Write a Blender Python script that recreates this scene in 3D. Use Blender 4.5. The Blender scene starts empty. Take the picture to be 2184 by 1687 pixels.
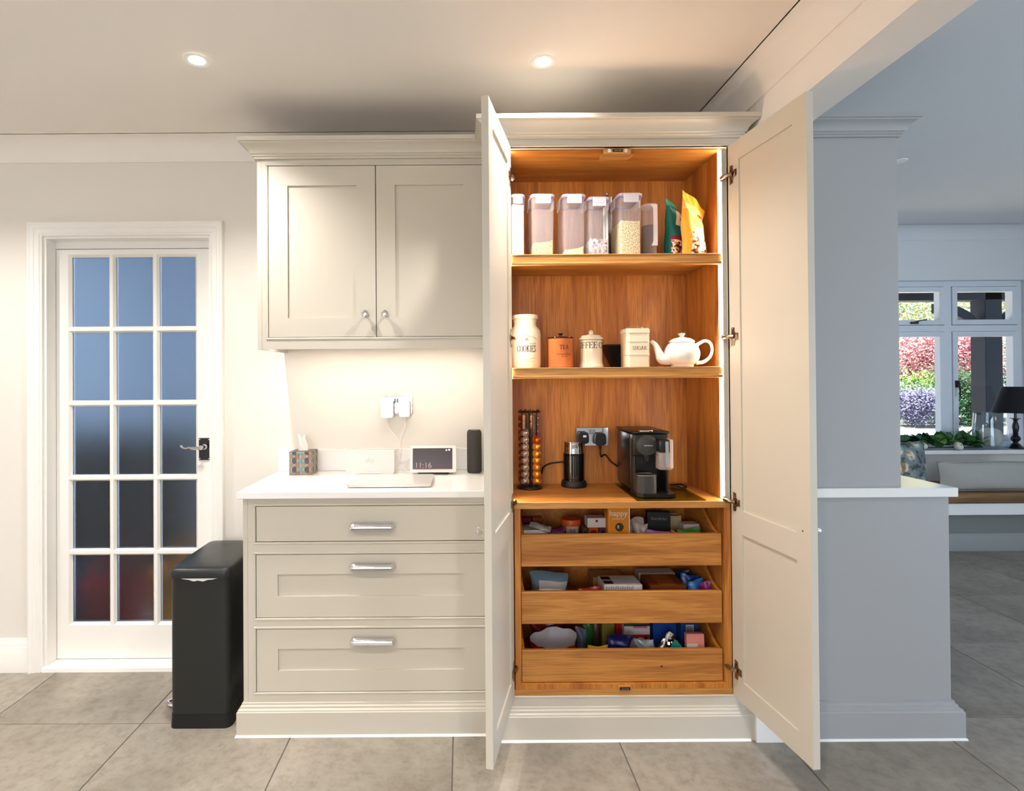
import bpy, bmesh, math, random
from mathutils import Matrix, Vector
R = random.Random(7)
S = bpy.context.scene
C = S.collection
PI = math.pi

# ------------------------------------------------------------------ camera
F_, PX_, PY_, ROLL, PITCH, CAMH = 1213.3, 985., 797.5, .007, .007, 1.33
cd = bpy.data.cameras.new('camera'); cam = bpy.data.objects.new('camera', cd); C.objects.link(cam)
cd.sensor_width = 36; cd.lens = F_ * 36 / 2184
cd.shift_x = (1092 - PX_) / 2184; cd.shift_y = (PY_ - 843.5) / 2184
cd.clip_start = .05; cd.clip_end = 200
_fw = Vector((0, math.cos(PITCH), math.sin(PITCH))); _u0 = Vector((0, -math.sin(PITCH), math.cos(PITCH))); _r0 = Vector((1, 0, 0))
_rt = _r0 * math.cos(ROLL) - _u0 * math.sin(ROLL); _up = _r0 * math.sin(ROLL) + _u0 * math.cos(ROLL)
m = Matrix((_rt, _up, -_fw)).transposed().to_4x4(); m.translation = (0, 0, CAMH); cam.matrix_world = m
S.camera = cam

# ------------------------------------------------------------------ world, sun, exposure
w = bpy.data.worlds.new('sky'); S.world = w; w.use_nodes = True
nt = w.node_tree; bg = nt.nodes['Background']
sk = nt.nodes.new('ShaderNodeTexSky'); sk.sky_type = 'HOSEK_WILKIE'; sk.turbidity = 3.0; sk.ground_albedo = .4
sk.sun_direction = Vector((-.50, -.16, .85)).normalized()
nt.links.new(sk.outputs[0], bg.inputs[0]); bg.inputs[1].default_value = 4.0
sl = bpy.data.lights.new('sun', 'SUN'); sl.energy = 9.0; sl.angle = .01; sl.color = (1, .95, .86)
so = bpy.data.objects.new('sun', sl); C.objects.link(so)
so.rotation_euler = Vector((-.50, -.16, .85)).to_track_quat('Z', 'Y').to_euler()
S.view_settings.view_transform = 'Standard'; S.view_settings.look = 'None'
S.view_settings.gamma = 1; S.view_settings.use_curve_mapping = False; S.view_settings.exposure = 0.66
S.cycles.caustics_reflective = False; S.cycles.caustics_refractive = False
S.cycles.sample_clamp_indirect = 6; S.cycles.max_bounces = 8; S.cycles.transmission_bounces = 6; S.cycles.transparent_max_bounces = 10

def area_light(name, loc, target, sx, sy, power, col):
    l = bpy.data.lights.new(name, 'AREA'); l.shape = 'RECTANGLE'; l.size = sx; l.size_y = sy; l.energy = power; l.color = col
    o = bpy.data.objects.new(name, l); C.objects.link(o); o.location = loc
    o.rotation_euler = (Vector(target) - Vector(loc)).to_track_quat('-Z', 'Y').to_euler()
    return o
# unseen area lights standing in for daylight in each room
DINING_UNSEEN = area_light('daylight_dining_unseen', (5.50, -.2, 1.15), (0, 1.2, .9), 2.6, 2.0, 82, (.62, .79, 1))  # unseen doors, set toward the front so light reaches the dresser end
KITCHEN_FILL = area_light('kitchen_fill', (-1.0, -3.38, 1.5), (-1.0, 5, 1.3), 2.0, 1.2, 38, (.95, .96, 1))  # added fill for the ceiling and cabinet fronts
HALL_FILL = area_light('hall_fill', (.45, 4.0, 1.5), (-3, 4.2, 1.3), 1.2, 1.4, 44, (.66, .79, 1))  # added blue fill behind the frosted door, no window built

# ------------------------------------------------------------------ pixel helpers (frame 2184x1687)
def ray(x, y):
    u = (x - PX_) / F_; v = (PY_ - y) / F_
    a = u * math.cos(ROLL) + v * math.sin(ROLL); b = -u * math.sin(ROLL) + v * math.cos(ROLL)
    return a, math.cos(PITCH) - b * math.sin(PITCH), b * math.cos(PITCH) + math.sin(PITCH)
def PY(x, y, Y):
    d = ray(x, y); t = Y / d[1]; return Vector((d[0] * t, Y, CAMH + d[2] * t))
def PZ(x, y, Z):
    d = ray(x, y); t = (Z - CAMH) / d[2]; return Vector((d[0] * t, d[1] * t, Z))
def XA(x, y, Y): return PY(x, y, Y).x
def ZA(x, y, Y): return PY(x, y, Y).z

# ------------------------------------------------------------------ materials
def lin(c): return tuple(((v / 255) / 12.92 if v / 255 <= .04045 else ((v / 255 + .055) / 1.055) ** 2.4) for v in c) + (1,)
MATS = {}
def base_mat(name):
    m = bpy.data.materials.new(name); m.use_nodes = True; MATS[name] = m
    return m, m.node_tree, m.node_tree.nodes['Principled BSDF']
def mat(name, c, rough=.5, metal=0, var=.03, scale=6, bump=0, bscale=120, trans=0, ior=1.45, coat=0, emit=None, es=0, alpha=1, spec=.5, sheen=0):
    if name in MATS: return MATS[name]
    m, t, b = base_mat(name); n = t.nodes; L = t.links
    tc = n.new('ShaderNodeTexCoord')
    col = lin(c)
    if var and not trans:
        nz = n.new('ShaderNodeTexNoise'); nz.inputs['Scale'].default_value = scale; nz.inputs['Detail'].default_value = 4
        L.new(tc.outputs['Object'], nz.inputs['Vector'])
        mx = n.new('ShaderNodeMix'); mx.data_type = 'RGBA'
        mx.inputs[6].default_value = tuple(max(0, v * (1 - var)) for v in col[:3]) + (1,)
        mx.inputs[7].default_value = tuple(min(1, v * (1 + var)) for v in col[:3]) + (1,)
        L.new(nz.outputs[0], mx.inputs[0]); L.new(mx.outputs[2], b.inputs['Base Color'])
    else: b.inputs['Base Color'].default_value = col
    b.inputs['Roughness'].default_value = rough; b.inputs['Metallic'].default_value = metal
    b.inputs['IOR'].default_value = ior; b.inputs['Transmission Weight'].default_value = trans
    b.inputs['Coat Weight'].default_value = coat; b.inputs['Alpha'].default_value = alpha
    b.inputs['Specular IOR Level'].default_value = spec; b.inputs['Sheen Weight'].default_value = sheen
    if emit: b.inputs['Emission Color'].default_value = lin(emit); b.inputs['Emission Strength'].default_value = es
    if bump:
        bz = n.new('ShaderNodeTexNoise'); bz.inputs['Scale'].default_value = bscale; bz.inputs['Detail'].default_value = 3
        L.new(tc.outputs['Object'], bz.inputs['Vector'])
        bp = n.new('ShaderNodeBump'); bp.inputs['Strength'].default_value = bump; bp.inputs['Distance'].default_value = .002
        L.new(bz.outputs[0], bp.inputs['Height']); L.new(bp.outputs[0], b.inputs['Normal'])
    return m
def ramp(t, stops):
    r = t.nodes.new('ShaderNodeValToRGB'); e = r.color_ramp.elements
    while len(e) < len(stops): e.new(.5)
    for k, (p, c) in enumerate(stops): e[k].position = p; e[k].color = lin(c)
    return r
def wood(name, light, dark, axis, rough=.42, sc=1.0):
    m, t, b = base_mat(name); n = t.nodes; L = t.links
    tc = n.new('ShaderNodeTexCoord'); oi = n.new('ShaderNodeObjectInfo')
    mp = n.new('ShaderNodeMapping'); s = [9 * sc] * 3; s[axis] = .9 * sc; mp.inputs['Scale'].default_value = s
    ad = n.new('ShaderNodeVectorMath'); ad.operation = 'ADD'
    L.new(tc.outputs['Object'], ad.inputs[0]); L.new(oi.outputs['Random'], ad.inputs[1]); L.new(ad.outputs[0], mp.inputs['Vector'])
    n1 = n.new('ShaderNodeTexNoise'); n1.inputs['Scale'].default_value = 1.6; n1.inputs['Detail'].default_value = 6; n1.inputs['Distortion'].default_value = .9
    L.new(mp.outputs[0], n1.inputs['Vector'])
    mp2 = n.new('ShaderNodeMapping'); s2 = [150 * sc] * 3; s2[axis] = 5 * sc; mp2.inputs['Scale'].default_value = s2
    L.new(ad.outputs[0], mp2.inputs['Vector'])
    n2 = n.new('ShaderNodeTexNoise'); n2.inputs['Scale'].default_value = 1.5; n2.inputs['Detail'].default_value = 3; L.new(mp2.outputs[0], n2.inputs['Vector'])
    mid = tuple((a + c) / 2 for a, c in zip(light, dark))
    r1 = ramp(t, [(.30, dark), (.46, mid), (.56, light), (.70, mid)]); L.new(n1.outputs[0], r1.inputs[0])
    mx = n.new('ShaderNodeMix'); mx.data_type = 'RGBA'; mx.blend_type = 'MULTIPLY'; mx.inputs[0].default_value = .45
    r2 = ramp(t, [(.35, (165, 150, 135)), (.55, (255, 255, 255))]); L.new(n2.outputs[0], r2.inputs[0])
    L.new(r1.outputs[0], mx.inputs[6]); L.new(r2.outputs[0], mx.inputs[7]); L.new(mx.outputs[2], b.inputs['Base Color'])
    bp = n.new('ShaderNodeBump'); bp.inputs['Strength'].default_value = .12; bp.inputs['Distance'].default_value = .001
    L.new(n2.outputs[0], bp.inputs['Height']); L.new(bp.outputs[0], b.inputs['Normal'])
    b.inputs['Roughness'].default_value = rough
    return m
def tile_mat():
    m, t, b = base_mat('floor_tile'); n = t.nodes; L = t.links
    tc = n.new('ShaderNodeTexCoord'); oi = n.new('ShaderNodeObjectInfo')
    ad = n.new('ShaderNodeVectorMath'); ad.operation = 'ADD'
    ml = n.new('ShaderNodeMath'); ml.operation = 'MULTIPLY'; ml.inputs[1].default_value = 37; L.new(oi.outputs['Random'], ml.inputs[0])
    L.new(tc.outputs['Object'], ad.inputs[0]); L.new(ml.outputs[0], ad.inputs[1])
    n1 = n.new('ShaderNodeTexNoise'); n1.inputs['Scale'].default_value = 2.4; n1.inputs['Detail'].default_value = 9; n1.inputs['Roughness'].default_value = .62; n1.inputs['Distortion'].default_value = .5
    n2 = n.new('ShaderNodeTexNoise'); n2.inputs['Scale'].default_value = 26; n2.inputs['Detail'].default_value = 7; n2.inputs['Roughness'].default_value = .7
    L.new(ad.outputs[0], n1.inputs['Vector']); L.new(ad.outputs[0], n2.inputs['Vector'])
    r1 = ramp(t, [(.32, (142, 133, 121)), (.52, (160, 152, 140)), (.68, (174, 166, 153))]); L.new(n1.outputs[0], r1.inputs[0])
    r2 = ramp(t, [(.30, (205, 200, 194)), (.50, (240, 238, 236)), (.72, (255, 255, 255))]); L.new(n2.outputs[0], r2.inputs[0])
    mx = n.new('ShaderNodeMix'); mx.data_type = 'RGBA'; mx.blend_type = 'MULTIPLY'; mx.inputs[0].default_value = .9
    L.new(r1.outputs[0], mx.inputs[6]); L.new(r2.outputs[0], mx.inputs[7]); L.new(mx.outputs[2], b.inputs['Base Color'])
    b.inputs['Roughness'].default_value = .42
    bp = n.new('ShaderNodeBump'); bp.inputs['Strength'].default_value = .15; bp.inputs['Distance'].default_value = .002
    L.new(n2.outputs[0], bp.inputs['Height']); L.new(bp.outputs[0], b.inputs['Normal'])
    return m
def speckle(name, stops, scale, rough=.7, bump=.2, kind='noise', detail=5):
    m, t, b = base_mat(name); n = t.nodes; L = t.links
    tc = n.new('ShaderNodeTexCoord')
    if kind == 'noise':
        nz = n.new('ShaderNodeTexNoise'); nz.inputs['Detail'].default_value = detail; nz.inputs['Scale'].default_value = scale; out = nz.outputs[0]
    else:
        nz = n.new('ShaderNodeTexVoronoi'); nz.inputs['Scale'].default_value = scale; sp = n.new('ShaderNodeSeparateColor'); L.new(nz.outputs['Color'], sp.inputs[0]); out = sp.outputs[0]
    L.new(tc.outputs['Object'], nz.inputs['Vector'])
    r = ramp(t, stops); L.new(out, r.inputs[0]); L.new(r.outputs[0], b.inputs['Base Color'])
    b.inputs['Roughness'].default_value = rough
    if bump:
        bp = n.new('ShaderNodeBump'); bp.inputs['Strength'].default_value = bump; bp.inputs['Distance'].default_value = .003
        L.new(out, bp.inputs['Height']); L.new(bp.outputs[0], b.inputs['Normal'])
    return m
def foliage_mat(name, cols, trans=.25):
    m, t, b = base_mat(name); n = t.nodes; L = t.links
    tc = n.new('ShaderNodeTexCoord')
    nz = n.new('ShaderNodeTexNoise'); nz.inputs['Scale'].default_value = 3.2; nz.inputs['Detail'].default_value = 8; nz.inputs['Roughness'].default_value = .8
    L.new(tc.outputs['Object'], nz.inputs['Vector'])
    k = len(cols); r = ramp(t, [(.3 + .42 * i / max(1, k - 1), c) for i, c in enumerate(cols)])
    L.new(nz.outputs[0], r.inputs[0]); L.new(r.outputs[0], b.inputs['Base Color']); b.inputs['Roughness'].default_value = .55
    return m

WALL = mat('wall_paint', (234, 228, 219), .75, var=.01, bump=.03, bscale=300)
WALLD = mat('dining_wall_paint', (228, 230, 232), .75, var=.01)
CEIL = mat('ceiling_paint', (246, 238, 230), .8, var=.012)
GLOSSW = mat('white_gloss_paint', (246, 243, 237), .32, var=.01)
CAB = mat('cabinet_paint', (204, 196, 181), .38, var=.012, scale=3)
DRES = mat('dresser_paint', (168, 167, 166), .42, var=.012, scale=3)
QUARTZ = mat('white_quartz', (244, 242, 238), .14, var=.012, scale=40)
OAKV = wood('oak_vertical', (208, 136, 58), (166, 94, 34), 2)
OAKH = wood('oak_horizontal', (202, 138, 66), (164, 102, 42), 0)
OAKD = wood('oak_depth', (214, 138, 54), (178, 100, 32), 1)
OAKEDGE = wood('oak_edge', (206, 150, 80), (178, 116, 54), 0)
RUSTIC = wood('rustic_oak', (150, 106, 56), (104, 70, 34), 0, .55, .6)
CHROME = mat('chrome', (225, 225, 228), .06, 1, var=0)
STEEL = mat('brushed_steel', (190, 188, 184), .25, 1, var=.04)
NICKEL = mat('hinge_nickel', (150, 132, 112), .28, 1, var=.05)
BLACKM = mat('black_matt', (24, 24, 24), .5, var=.05)
BLACKG = mat('black_gloss', (14, 14, 15), .12, var=0, coat=.3)
BLACKW = mat('black_wire', (22, 19, 17), .35, var=0)
BINM = mat('bin_coating', (30, 33, 31), .34, var=.04, scale=2)
BINB = mat('bin_base_plastic', (12, 13, 12), .45, var=.04)
GROUT = mat('grout', (106, 101, 94), .9, var=.05)
TILE = tile_mat()
CREAMC = mat('cream_ceramic', (244, 234, 212), .12, var=.012, coat=.4)
WHITEC = mat('white_ceramic', (247, 241, 230), .1, var=.01, coat=.4)
WHITEP = mat('white_plastic', (243, 240, 236), .28, var=.01)
INK = mat('dark_ink', (52, 44, 38), .6, var=0)
INKB = mat('brown_ink', (106, 66, 40), .6, var=0)
TERRA = mat('terracotta', (206, 118, 62), .7, var=.06, scale=20, bump=.1)
BROWNG = mat('brown_glaze', (56, 24, 12), .1, var=.05, coat=.5)
def thin(name, c, gloss=.12, tint=.9, rough=.03, fres=.22):
    """thin clear sheet: tinted see-through with a fresnel gloss"""
    m, t, b = base_mat(name); n = t.nodes; L = t.links; n.remove(b); out = n['Material Output']
    tr = n.new('ShaderNodeBsdfTransparent'); tr.inputs[0].default_value = tuple(v * tint for v in lin(c)[:3]) + (1,)
    gl = n.new('ShaderNodeBsdfGlossy'); gl.inputs['Roughness'].default_value = rough; gl.inputs[0].default_value = (1, 1, 1, 1)
    lw = n.new('ShaderNodeLayerWeight'); lw.inputs[0].default_value = .35
    mr = n.new('ShaderNodeMath'); mr.operation = 'MULTIPLY_ADD'; mr.inputs[1].default_value = fres; mr.inputs[2].default_value = gloss * .12
    mx = n.new('ShaderNodeMixShader'); L.new(lw.outputs['Fresnel'], mr.inputs[0]); L.new(mr.outputs[0], mx.inputs[0]); L.new(tr.outputs[0], mx.inputs[1]); L.new(gl.outputs[0], mx.inputs[2]); L.new(mx.outputs[0], out.inputs[0])
    return m
CLEARP = mat('clear_plastic', (240, 238, 246), .12, trans=1, ior=1.08, var=0)
FROSTP = mat('frosted_plastic', (238, 234, 244), .38, var=.01, alpha=.46)
LAVG = mat('lavender_gasket', (128, 124, 196), .45, var=0)
GLASS = thin('clear_glass', (246, 250, 252), .25, .97)
PANE = thin('window_glass', (252, 254, 255), .03, 1.0, fres=.02)
MATGL = thin('glass_mat_green', (214, 216, 176), .25, .93)
FROST = mat('frosted_glass', (226, 236, 244), .42, trans=1, ior=1.25, var=0, bump=.5, bscale=420)
LED = mat('led_warm', (255, 226, 186), .5, var=0, emit=(255, 234, 204), es=15)
LEDC = mat('led_counter', (255, 244, 230), .5, var=0, emit=(255, 240, 222), es=32)
LAMPD = mat('downlight_lens', (255, 252, 245), .4, var=0, emit=(255, 246, 230), es=30)
SILVER = mat('silver_foil', (206, 200, 192), .22, .9, var=.05)
GOLDC = mat('gold_capsule', (226, 152, 58), .28, .75, var=.05)
ORNGC = mat('orange_capsule', (196, 88, 24), .28, .75, var=.05)
COPPER = mat('copper_lid_foil', (214, 176, 150), .25, .8, var=.05)

# ------------------------------------------------------------------ mesh builder
def wloc(p):
    v = Vector((0, 0, 0))
    while p is not None: v += p.location; p = p.parent
    return v
class MB:
    def __init__(s): s.bm = bmesh.new()
    def add(s, vs, fs):
        v = [s.bm.verts.new(p) for p in vs]
        for f in fs:
            try: s.bm.faces.new([v[i] for i in f])
            except ValueError: pass
        return v
    def box(s, x0, x1, y0, y1, z0, z1, b=0, seg=1):
        r = bmesh.ops.create_cube(s.bm, size=1)['verts']
        for v in r: v.co = Vector(((x0 + x1) / 2 + v.co.x * (x1 - x0), (y0 + y1) / 2 + v.co.y * (y1 - y0), (z0 + z1) / 2 + v.co.z * (z1 - z0)))
        if b:
            ed = list({e for v in r for e in v.link_edges})
            bmesh.ops.bevel(s.bm, geom=ed, offset=b, segments=seg, affect='EDGES', profile=.5)
        return s
    def prism(s, pts, ax, a0, a1):
        """extrude a 2D outline along axis ax: pts are the other two coordinates in order"""
        def mk(p, a): return {0: (a, p[0], p[1]), 1: (p[0], a, p[1]), 2: (p[0], p[1], a)}[ax]
        n = len(pts)
        s.add([mk(p, a0) for p in pts] + [mk(p, a1) for p in pts],
              [tuple(range(n)), tuple(range(2 * n - 1, n - 1, -1))] + [(i, (i + 1) % n, n + (i + 1) % n, n + i) for i in range(n)])
        return s
    def sweep(s, prof, path, closed=False):
        """prof: (out, z); path: XY(Z) points, outward = right of the direction of travel"""
        P = [Vector((p[0], p[1])) for p in path]; zs = [(p[2] if len(p) > 2 else 0) for p in path]; n = len(P); rings = []
        for i in range(n):
            ds = []
            if i > 0 or closed: ds.append((P[i] - P[i - 1]).normalized())
            if i < n - 1 or closed: ds.append((P[(i + 1) % n] - P[i]).normalized())
            ns = [Vector((d.y, -d.x)) for d in ds]
            mt = ns[0] if len(ns) == 1 else (ns[0] + ns[1]) / (1 + ns[0].dot(ns[1]))
            rings.append([(P[i].x + mt.x * o, P[i].y + mt.y * o, zs[i] + z) for o, z in prof])
        k = len(prof); vs = [p for r in rings for p in r]; fs = []
        for i in range(n if closed else n - 1):
            j = (i + 1) % n
            for q in range(k): fs.append((i * k + q, i * k + (q + 1) % k, j * k + (q + 1) % k, j * k + q))
        if not closed: fs += [tuple(range(k)), tuple(range((n - 1) * k, n * k))]
        s.add(vs, fs); return s
    def lathe(s, prof, c=(0, 0, 0), n=28, ax=2, sx=1, sy=1, capb=True, capt=True):
        vs = []; fs = []; k = len(prof)
        for i in range(n):
            a = 2 * PI * i / n
            for r, z in prof:
                p = (r * math.cos(a) * sx, r * math.sin(a) * sy, z)
                if ax == 0: p = (p[2], p[0], p[1])
                elif ax == 1: p = (p[0], p[2], p[1])
                vs.append((c[0] + p[0], c[1] + p[1], c[2] + p[2]))
        for i in range(n):
            j = (i + 1) % n
            for q in range(k - 1): fs.append((i * k + q, j * k + q, j * k + q + 1, i * k + q + 1))
        if capb and prof[0][0] > 1e-6: fs.append(tuple(i * k for i in range(n)))
        if capt and prof[-1][0] > 1e-6: fs.append(tuple(i * k + k - 1 for i in range(n)))
        s.add(vs, fs); return s
    def tube(s, pts, r, n=8, smooth=0, closed=False):
        P = [Vector(p) for p in pts]
        if smooth: P = catmull(P, smooth, closed)
        k = len(P); rs = r if isinstance(r, (list, tuple)) else None
        def rad(i):
            if rs is None: return r
            f = i / (k - 1) * (len(rs) - 1); a = int(min(f, len(rs) - 2)); return rs[a] + (rs[a + 1] - rs[a]) * (f - a)
        T = [((P[(i + 1) % k] - P[i - 1]) if closed else (P[min(i + 1, k - 1)] - P[max(i - 1, 0)])).normalized() for i in range(k)]
        up = Vector((0, 0, 1)) if abs(T[0].z) < .9 else Vector((1, 0, 0)); u = T[0].cross(up).normalized(); vs = []; fs = []
        for i in range(k):
            u = (u - T[i] * u.dot(T[i])).normalized(); v = T[i].cross(u)
            for j in range(n):
                a = 2 * PI * j / n; vs.append(P[i] + (u * math.cos(a) + v * math.sin(a)) * rad(i))
        for i in range(k if closed else k - 1):
            for j in range(n): fs.append((i * n + j, i * n + (j + 1) % n, ((i + 1) % k) * n + (j + 1) % n, ((i + 1) % k) * n + j))
        if not closed: fs += [tuple(range(n)), tuple(range((k - 1) * n, k * n))]
        s.add(vs, fs); return s
    def grid(s, fn, nu, nv, wrap=False):
        vs = [fn(i / nu if wrap else i / (nu - 1), j / (nv - 1)) for j in range(nv) for i in range(nu)]; fs = []
        for j in range(nv - 1):
            for i in range(nu if wrap else nu - 1): fs.append((j * nu + i, j * nu + (i + 1) % nu, (j + 1) * nu + (i + 1) % nu, (j + 1) * nu + i))
        s.add(vs, fs); return s
    def xf(s, M): bmesh.ops.transform(s.bm, matrix=M, verts=s.bm.verts); return s
    def build(s, name, m, parent=None, smooth=None, local=False, norm=True):
        if norm: bmesh.ops.recalc_face_normals(s.bm, faces=s.bm.faces)
        if parent is not None and not local:
            o = wloc(parent)
            for v in s.bm.verts: v.co -= o
        me = bpy.data.meshes.new(name); s.bm.to_mesh(me); s.bm.free()
        if smooth is not None:
            me.polygons.foreach_set('use_smooth', [True] * len(me.polygons)); me.set_sharp_from_angle(angle=math.radians(smooth))
        for q in (m if isinstance(m, (list, tuple)) else [m]): me.materials.append(q)
        ob = bpy.data.objects.new(name, me); C.objects.link(ob)
        if parent is not None: ob.parent = parent
        return ob
def catmull(P, k, closed=False):
    out = []; n = len(P)
    for i in range(n if closed else n - 1):
        p0, p1, p2, p3 = (P[(i - 1) % n], P[i], P[(i + 1) % n], P[(i + 2) % n]) if closed else (P[max(i - 1, 0)], P[i], P[i + 1], P[min(i + 2, n - 1)])
        for q in range(k):
            t = q / k
            out.append(.5 * ((2 * p1) + (p2 - p0) * t + (2 * p0 - 5 * p1 + 4 * p2 - p3) * t * t + (3 * p1 - p0 - 3 * p2 + p3) * t ** 3))
    if not closed: out.append(P[-1])
    return out
def tag(o, label, cat, group=None):
    o['label'] = label; o['category'] = cat
    if group: o['group'] = group
    return o
def thing(name, label, cat, loc=(0, 0, 0), group=None):
    o = bpy.data.objects.new(name, None); o.empty_display_size = .05; C.objects.link(o); o.location = loc
    return tag(o, label, cat, group)
def struct(name, mb, m, parent=None, smooth=None):
    o = mb.build(name, m, parent, smooth)
    if parent is None: o['kind'] = 'structure'
    return o
def structE(name, loc=(0, 0, 0)):
    o = bpy.data.objects.new(name, None); C.objects.link(o); o.location = loc; o['kind'] = 'structure'; return o
def dup(root, loc=None, label=None, group=None):
    r = root.copy(); C.objects.link(r)
    if loc is not None: r.location = loc
    if label: r['label'] = label
    if group: r['group'] = group
    for ch in list(root.children):
        c = ch.copy(); C.objects.link(c); c.parent = r
        for g in ch.children:
            d = g.copy(); C.objects.link(d); d.parent = c
    return r
def rrect(w, h, r, n=4):
    pts = []
    for cx, cy, a0 in ((w / 2 - r, h / 2 - r, 0), (-w / 2 + r, h / 2 - r, 90), (-w / 2 + r, -h / 2 + r, 180), (w / 2 - r, -h / 2 + r, 270)):
        for i in range(n + 1):
            a = math.radians(a0 + 90 * i / n); pts.append((cx + r * math.cos(a), cy + r * math.sin(a)))
    return pts

# ------------------------------------------------------------------ lettering
def text2d(s, size, align='CENTER', space=1.0, shear=0):
    cu = bpy.data.curves.new('t', 'FONT'); cu.body = s; cu.size = size; cu.align_x = align; cu.align_y = 'BOTTOM_BASELINE'; cu.space_character = space; cu.shear = shear
    cu.resolution_u = 3
    ob = bpy.data.objects.new('t', cu); me = ob.to_mesh()
    vs = [(v.co.x, v.co.y) for v in me.vertices]; fs = [tuple(p.vertices) for p in me.polygons]
    ob.to_mesh_clear(); bpy.data.objects.remove(ob); bpy.data.curves.remove(cu)
    return vs, fs
def arc(cx, cy, rx, ry, a0, a1, n=18): return [(cx + rx * math.cos(math.radians(a0 + (a1 - a0) * i / n)), cy + ry * math.sin(math.radians(a0 + (a1 - a0) * i / n))) for i in range(n + 1)]
SERIF = {
 'C': (.72, [arc(.4, .5, .38, .49, 48, 312), [(.65, .86), (.68, .70)], [(.65, .14), (.68, .30)]]),
 'O': (.80, [arc(.4, .5, .38, .49, 0, 360, 26)]),
 'K': (.80, [[(.16, 0), (.16, 1)], [(.02, 0), (.3, 0)], [(.02, 1), (.3, 1)], [(.18, .42), (.66, 1)], [(.34, .60), (.72, 0)], [(.56, 1), (.78, 1)], [(.58, 0), (.82, 0)]]),
 'I': (.36, [[(.18, 0), (.18, 1)], [(.03, 0), (.33, 0)], [(.03, 1), (.33, 1)]]),
 'E': (.70, [[(.16, 0), (.16, 1)], [(.02, 1), (.62, 1)], [(.02, 0), (.66, 0)], [(.16, .52), (.5, .52)], [(.62, 1), (.62, .84)], [(.66, 0), (.66, .18)], [(.5, .6), (.5, .44)]]),
 'F': (.64, [[(.16, 0), (.16, 1)], [(.02, 1), (.62, 1)], [(.02, 0), (.32, 0)], [(.16, .52), (.5, .52)], [(.62, 1), (.62, .84)], [(.5, .6), (.5, .44)]]),
 'S': (.62, [arc(.31, .75, .24, .24, 40, 200, 10) + arc(.31, .26, .25, .25, 80, -150, 12), [(.5, .92), (.52, .76)], [(.08, .1), (.06, .28)]]),
 'T': (.76, [[(.02, 1), (.74, 1)], [(.38, 0), (.38, 1)], [(.24, 0), (.52, 0)], [(.02, 1), (.02, .82)], [(.74, 1), (.74, .82)]]),
 'A': (.86, [[(.1, 0), (.42, 1)], [(.44, 1), (.76, 0)], [(.2, .34), (.66, .34)], [(0, 0), (.2, 0)], [(.64, 0), (.88, 0)]]),
 'U': (.80, [[(.16, 1), (.16, .32)] + arc(.4, .28, .24, .27, 180, 360, 12) + [(.64, .32), (.64, 1)], [(.02, 1), (.3, 1)], [(.52, 1), (.78, 1)]]),
 'G': (.80, [arc(.4, .5, .38, .49, 48, 330), [(.68, .02), (.68, .42)], [(.54, .42), (.8, .42)], [(.65, .86), (.68, .70)]]),
 'R': (.78, [[(.16, 0), (.16, 1)], [(.02, 0), (.32, 0)], [(.02, 1), (.36, 1)] + arc(.36, .76, .24, .24, 90, -90, 10) + [(.16, .52)], [(.38, .52), (.7, 0)], [(.6, 0), (.8, 0)]]),
 '.': (.30, [[(.1, .5), (.2, .5)]]), ' ': (.3, [])}
def serif2d(s, h, sxx=1.0, thick=.14, thin=.05, gap=.10):
    vs = []; fs = []; x = 0; tot = sum(SERIF[c][0] * sxx + gap for c in s) - gap
    for c in s:
        wd, strokes = SERIF[c]
        for st in strokes:
            n = len(st)
            for i in range(n - 1):
                (ax, ay), (bx, by) = st[i], st[i + 1]; ax *= sxx; bx *= sxx
                L = math.hypot(bx - ax, by - ay) or 1e-6; wv = thin + (thick - thin) * abs(by - ay) / L
                if c == '.': wv = .16
                nx, ny = -(by - ay) / L * wv / 2, (bx - ax) / L * wv / 2; b = len(vs)
                vs += [((x + ax + nx - tot / 2) * h, (ay + ny) * h), ((x + ax - nx - tot / 2) * h, (ay - ny) * h), ((x + bx - nx - tot / 2) * h, (by - ny) * h), ((x + bx + nx - tot / 2) * h, (by + ny) * h)]
                fs.append((b, b + 1, b + 2, b + 3))
        x += wd * sxx + gap
    return vs, fs
def letter_cyl(name, vf, parent, cx, cy, z, Rr, m, a0=0, bend=0):
    """wrap flat lettering round a vertical cylinder whose front faces -Y (a0 turns it)"""
    mb = MB(); out = []
    for x, y in vf[0]:
        a = a0 + x / Rr; zz = z + y + bend * (x * x)
        out.append((cx + Rr * math.sin(a), cy - Rr * math.cos(a), zz))
    mb.add(out, vf[1]); return mb.build(name, m, parent, norm=False)
def letter_flat(name, vf, parent, x, y, z, m, M=None):
    mb = MB(); mb.add([(x + a, y, z + b) for a, b in vf[0]], vf[1])
    if M is not None: mb.xf(M)
    return mb.build(name, m, parent, norm=False)
def merge2d(*parts):
    vs = []; fs = []
    for (v, f), dx, dy in parts:
        b = len(vs); vs += [(x + dx, y + dy) for x, y in v]; fs += [tuple(i + b for i in q) for q in f]
    return vs, fs

# ================================================================== STRUCTURE
WY = 2.62            # back wall plane
CH, CH2 = 2.43, 2.56 # ceilings
NX0, NX1 = 1.09, 1.235
XL, YB, XR, YF = -3.0, -3.5, 5.6, 4.85
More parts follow.
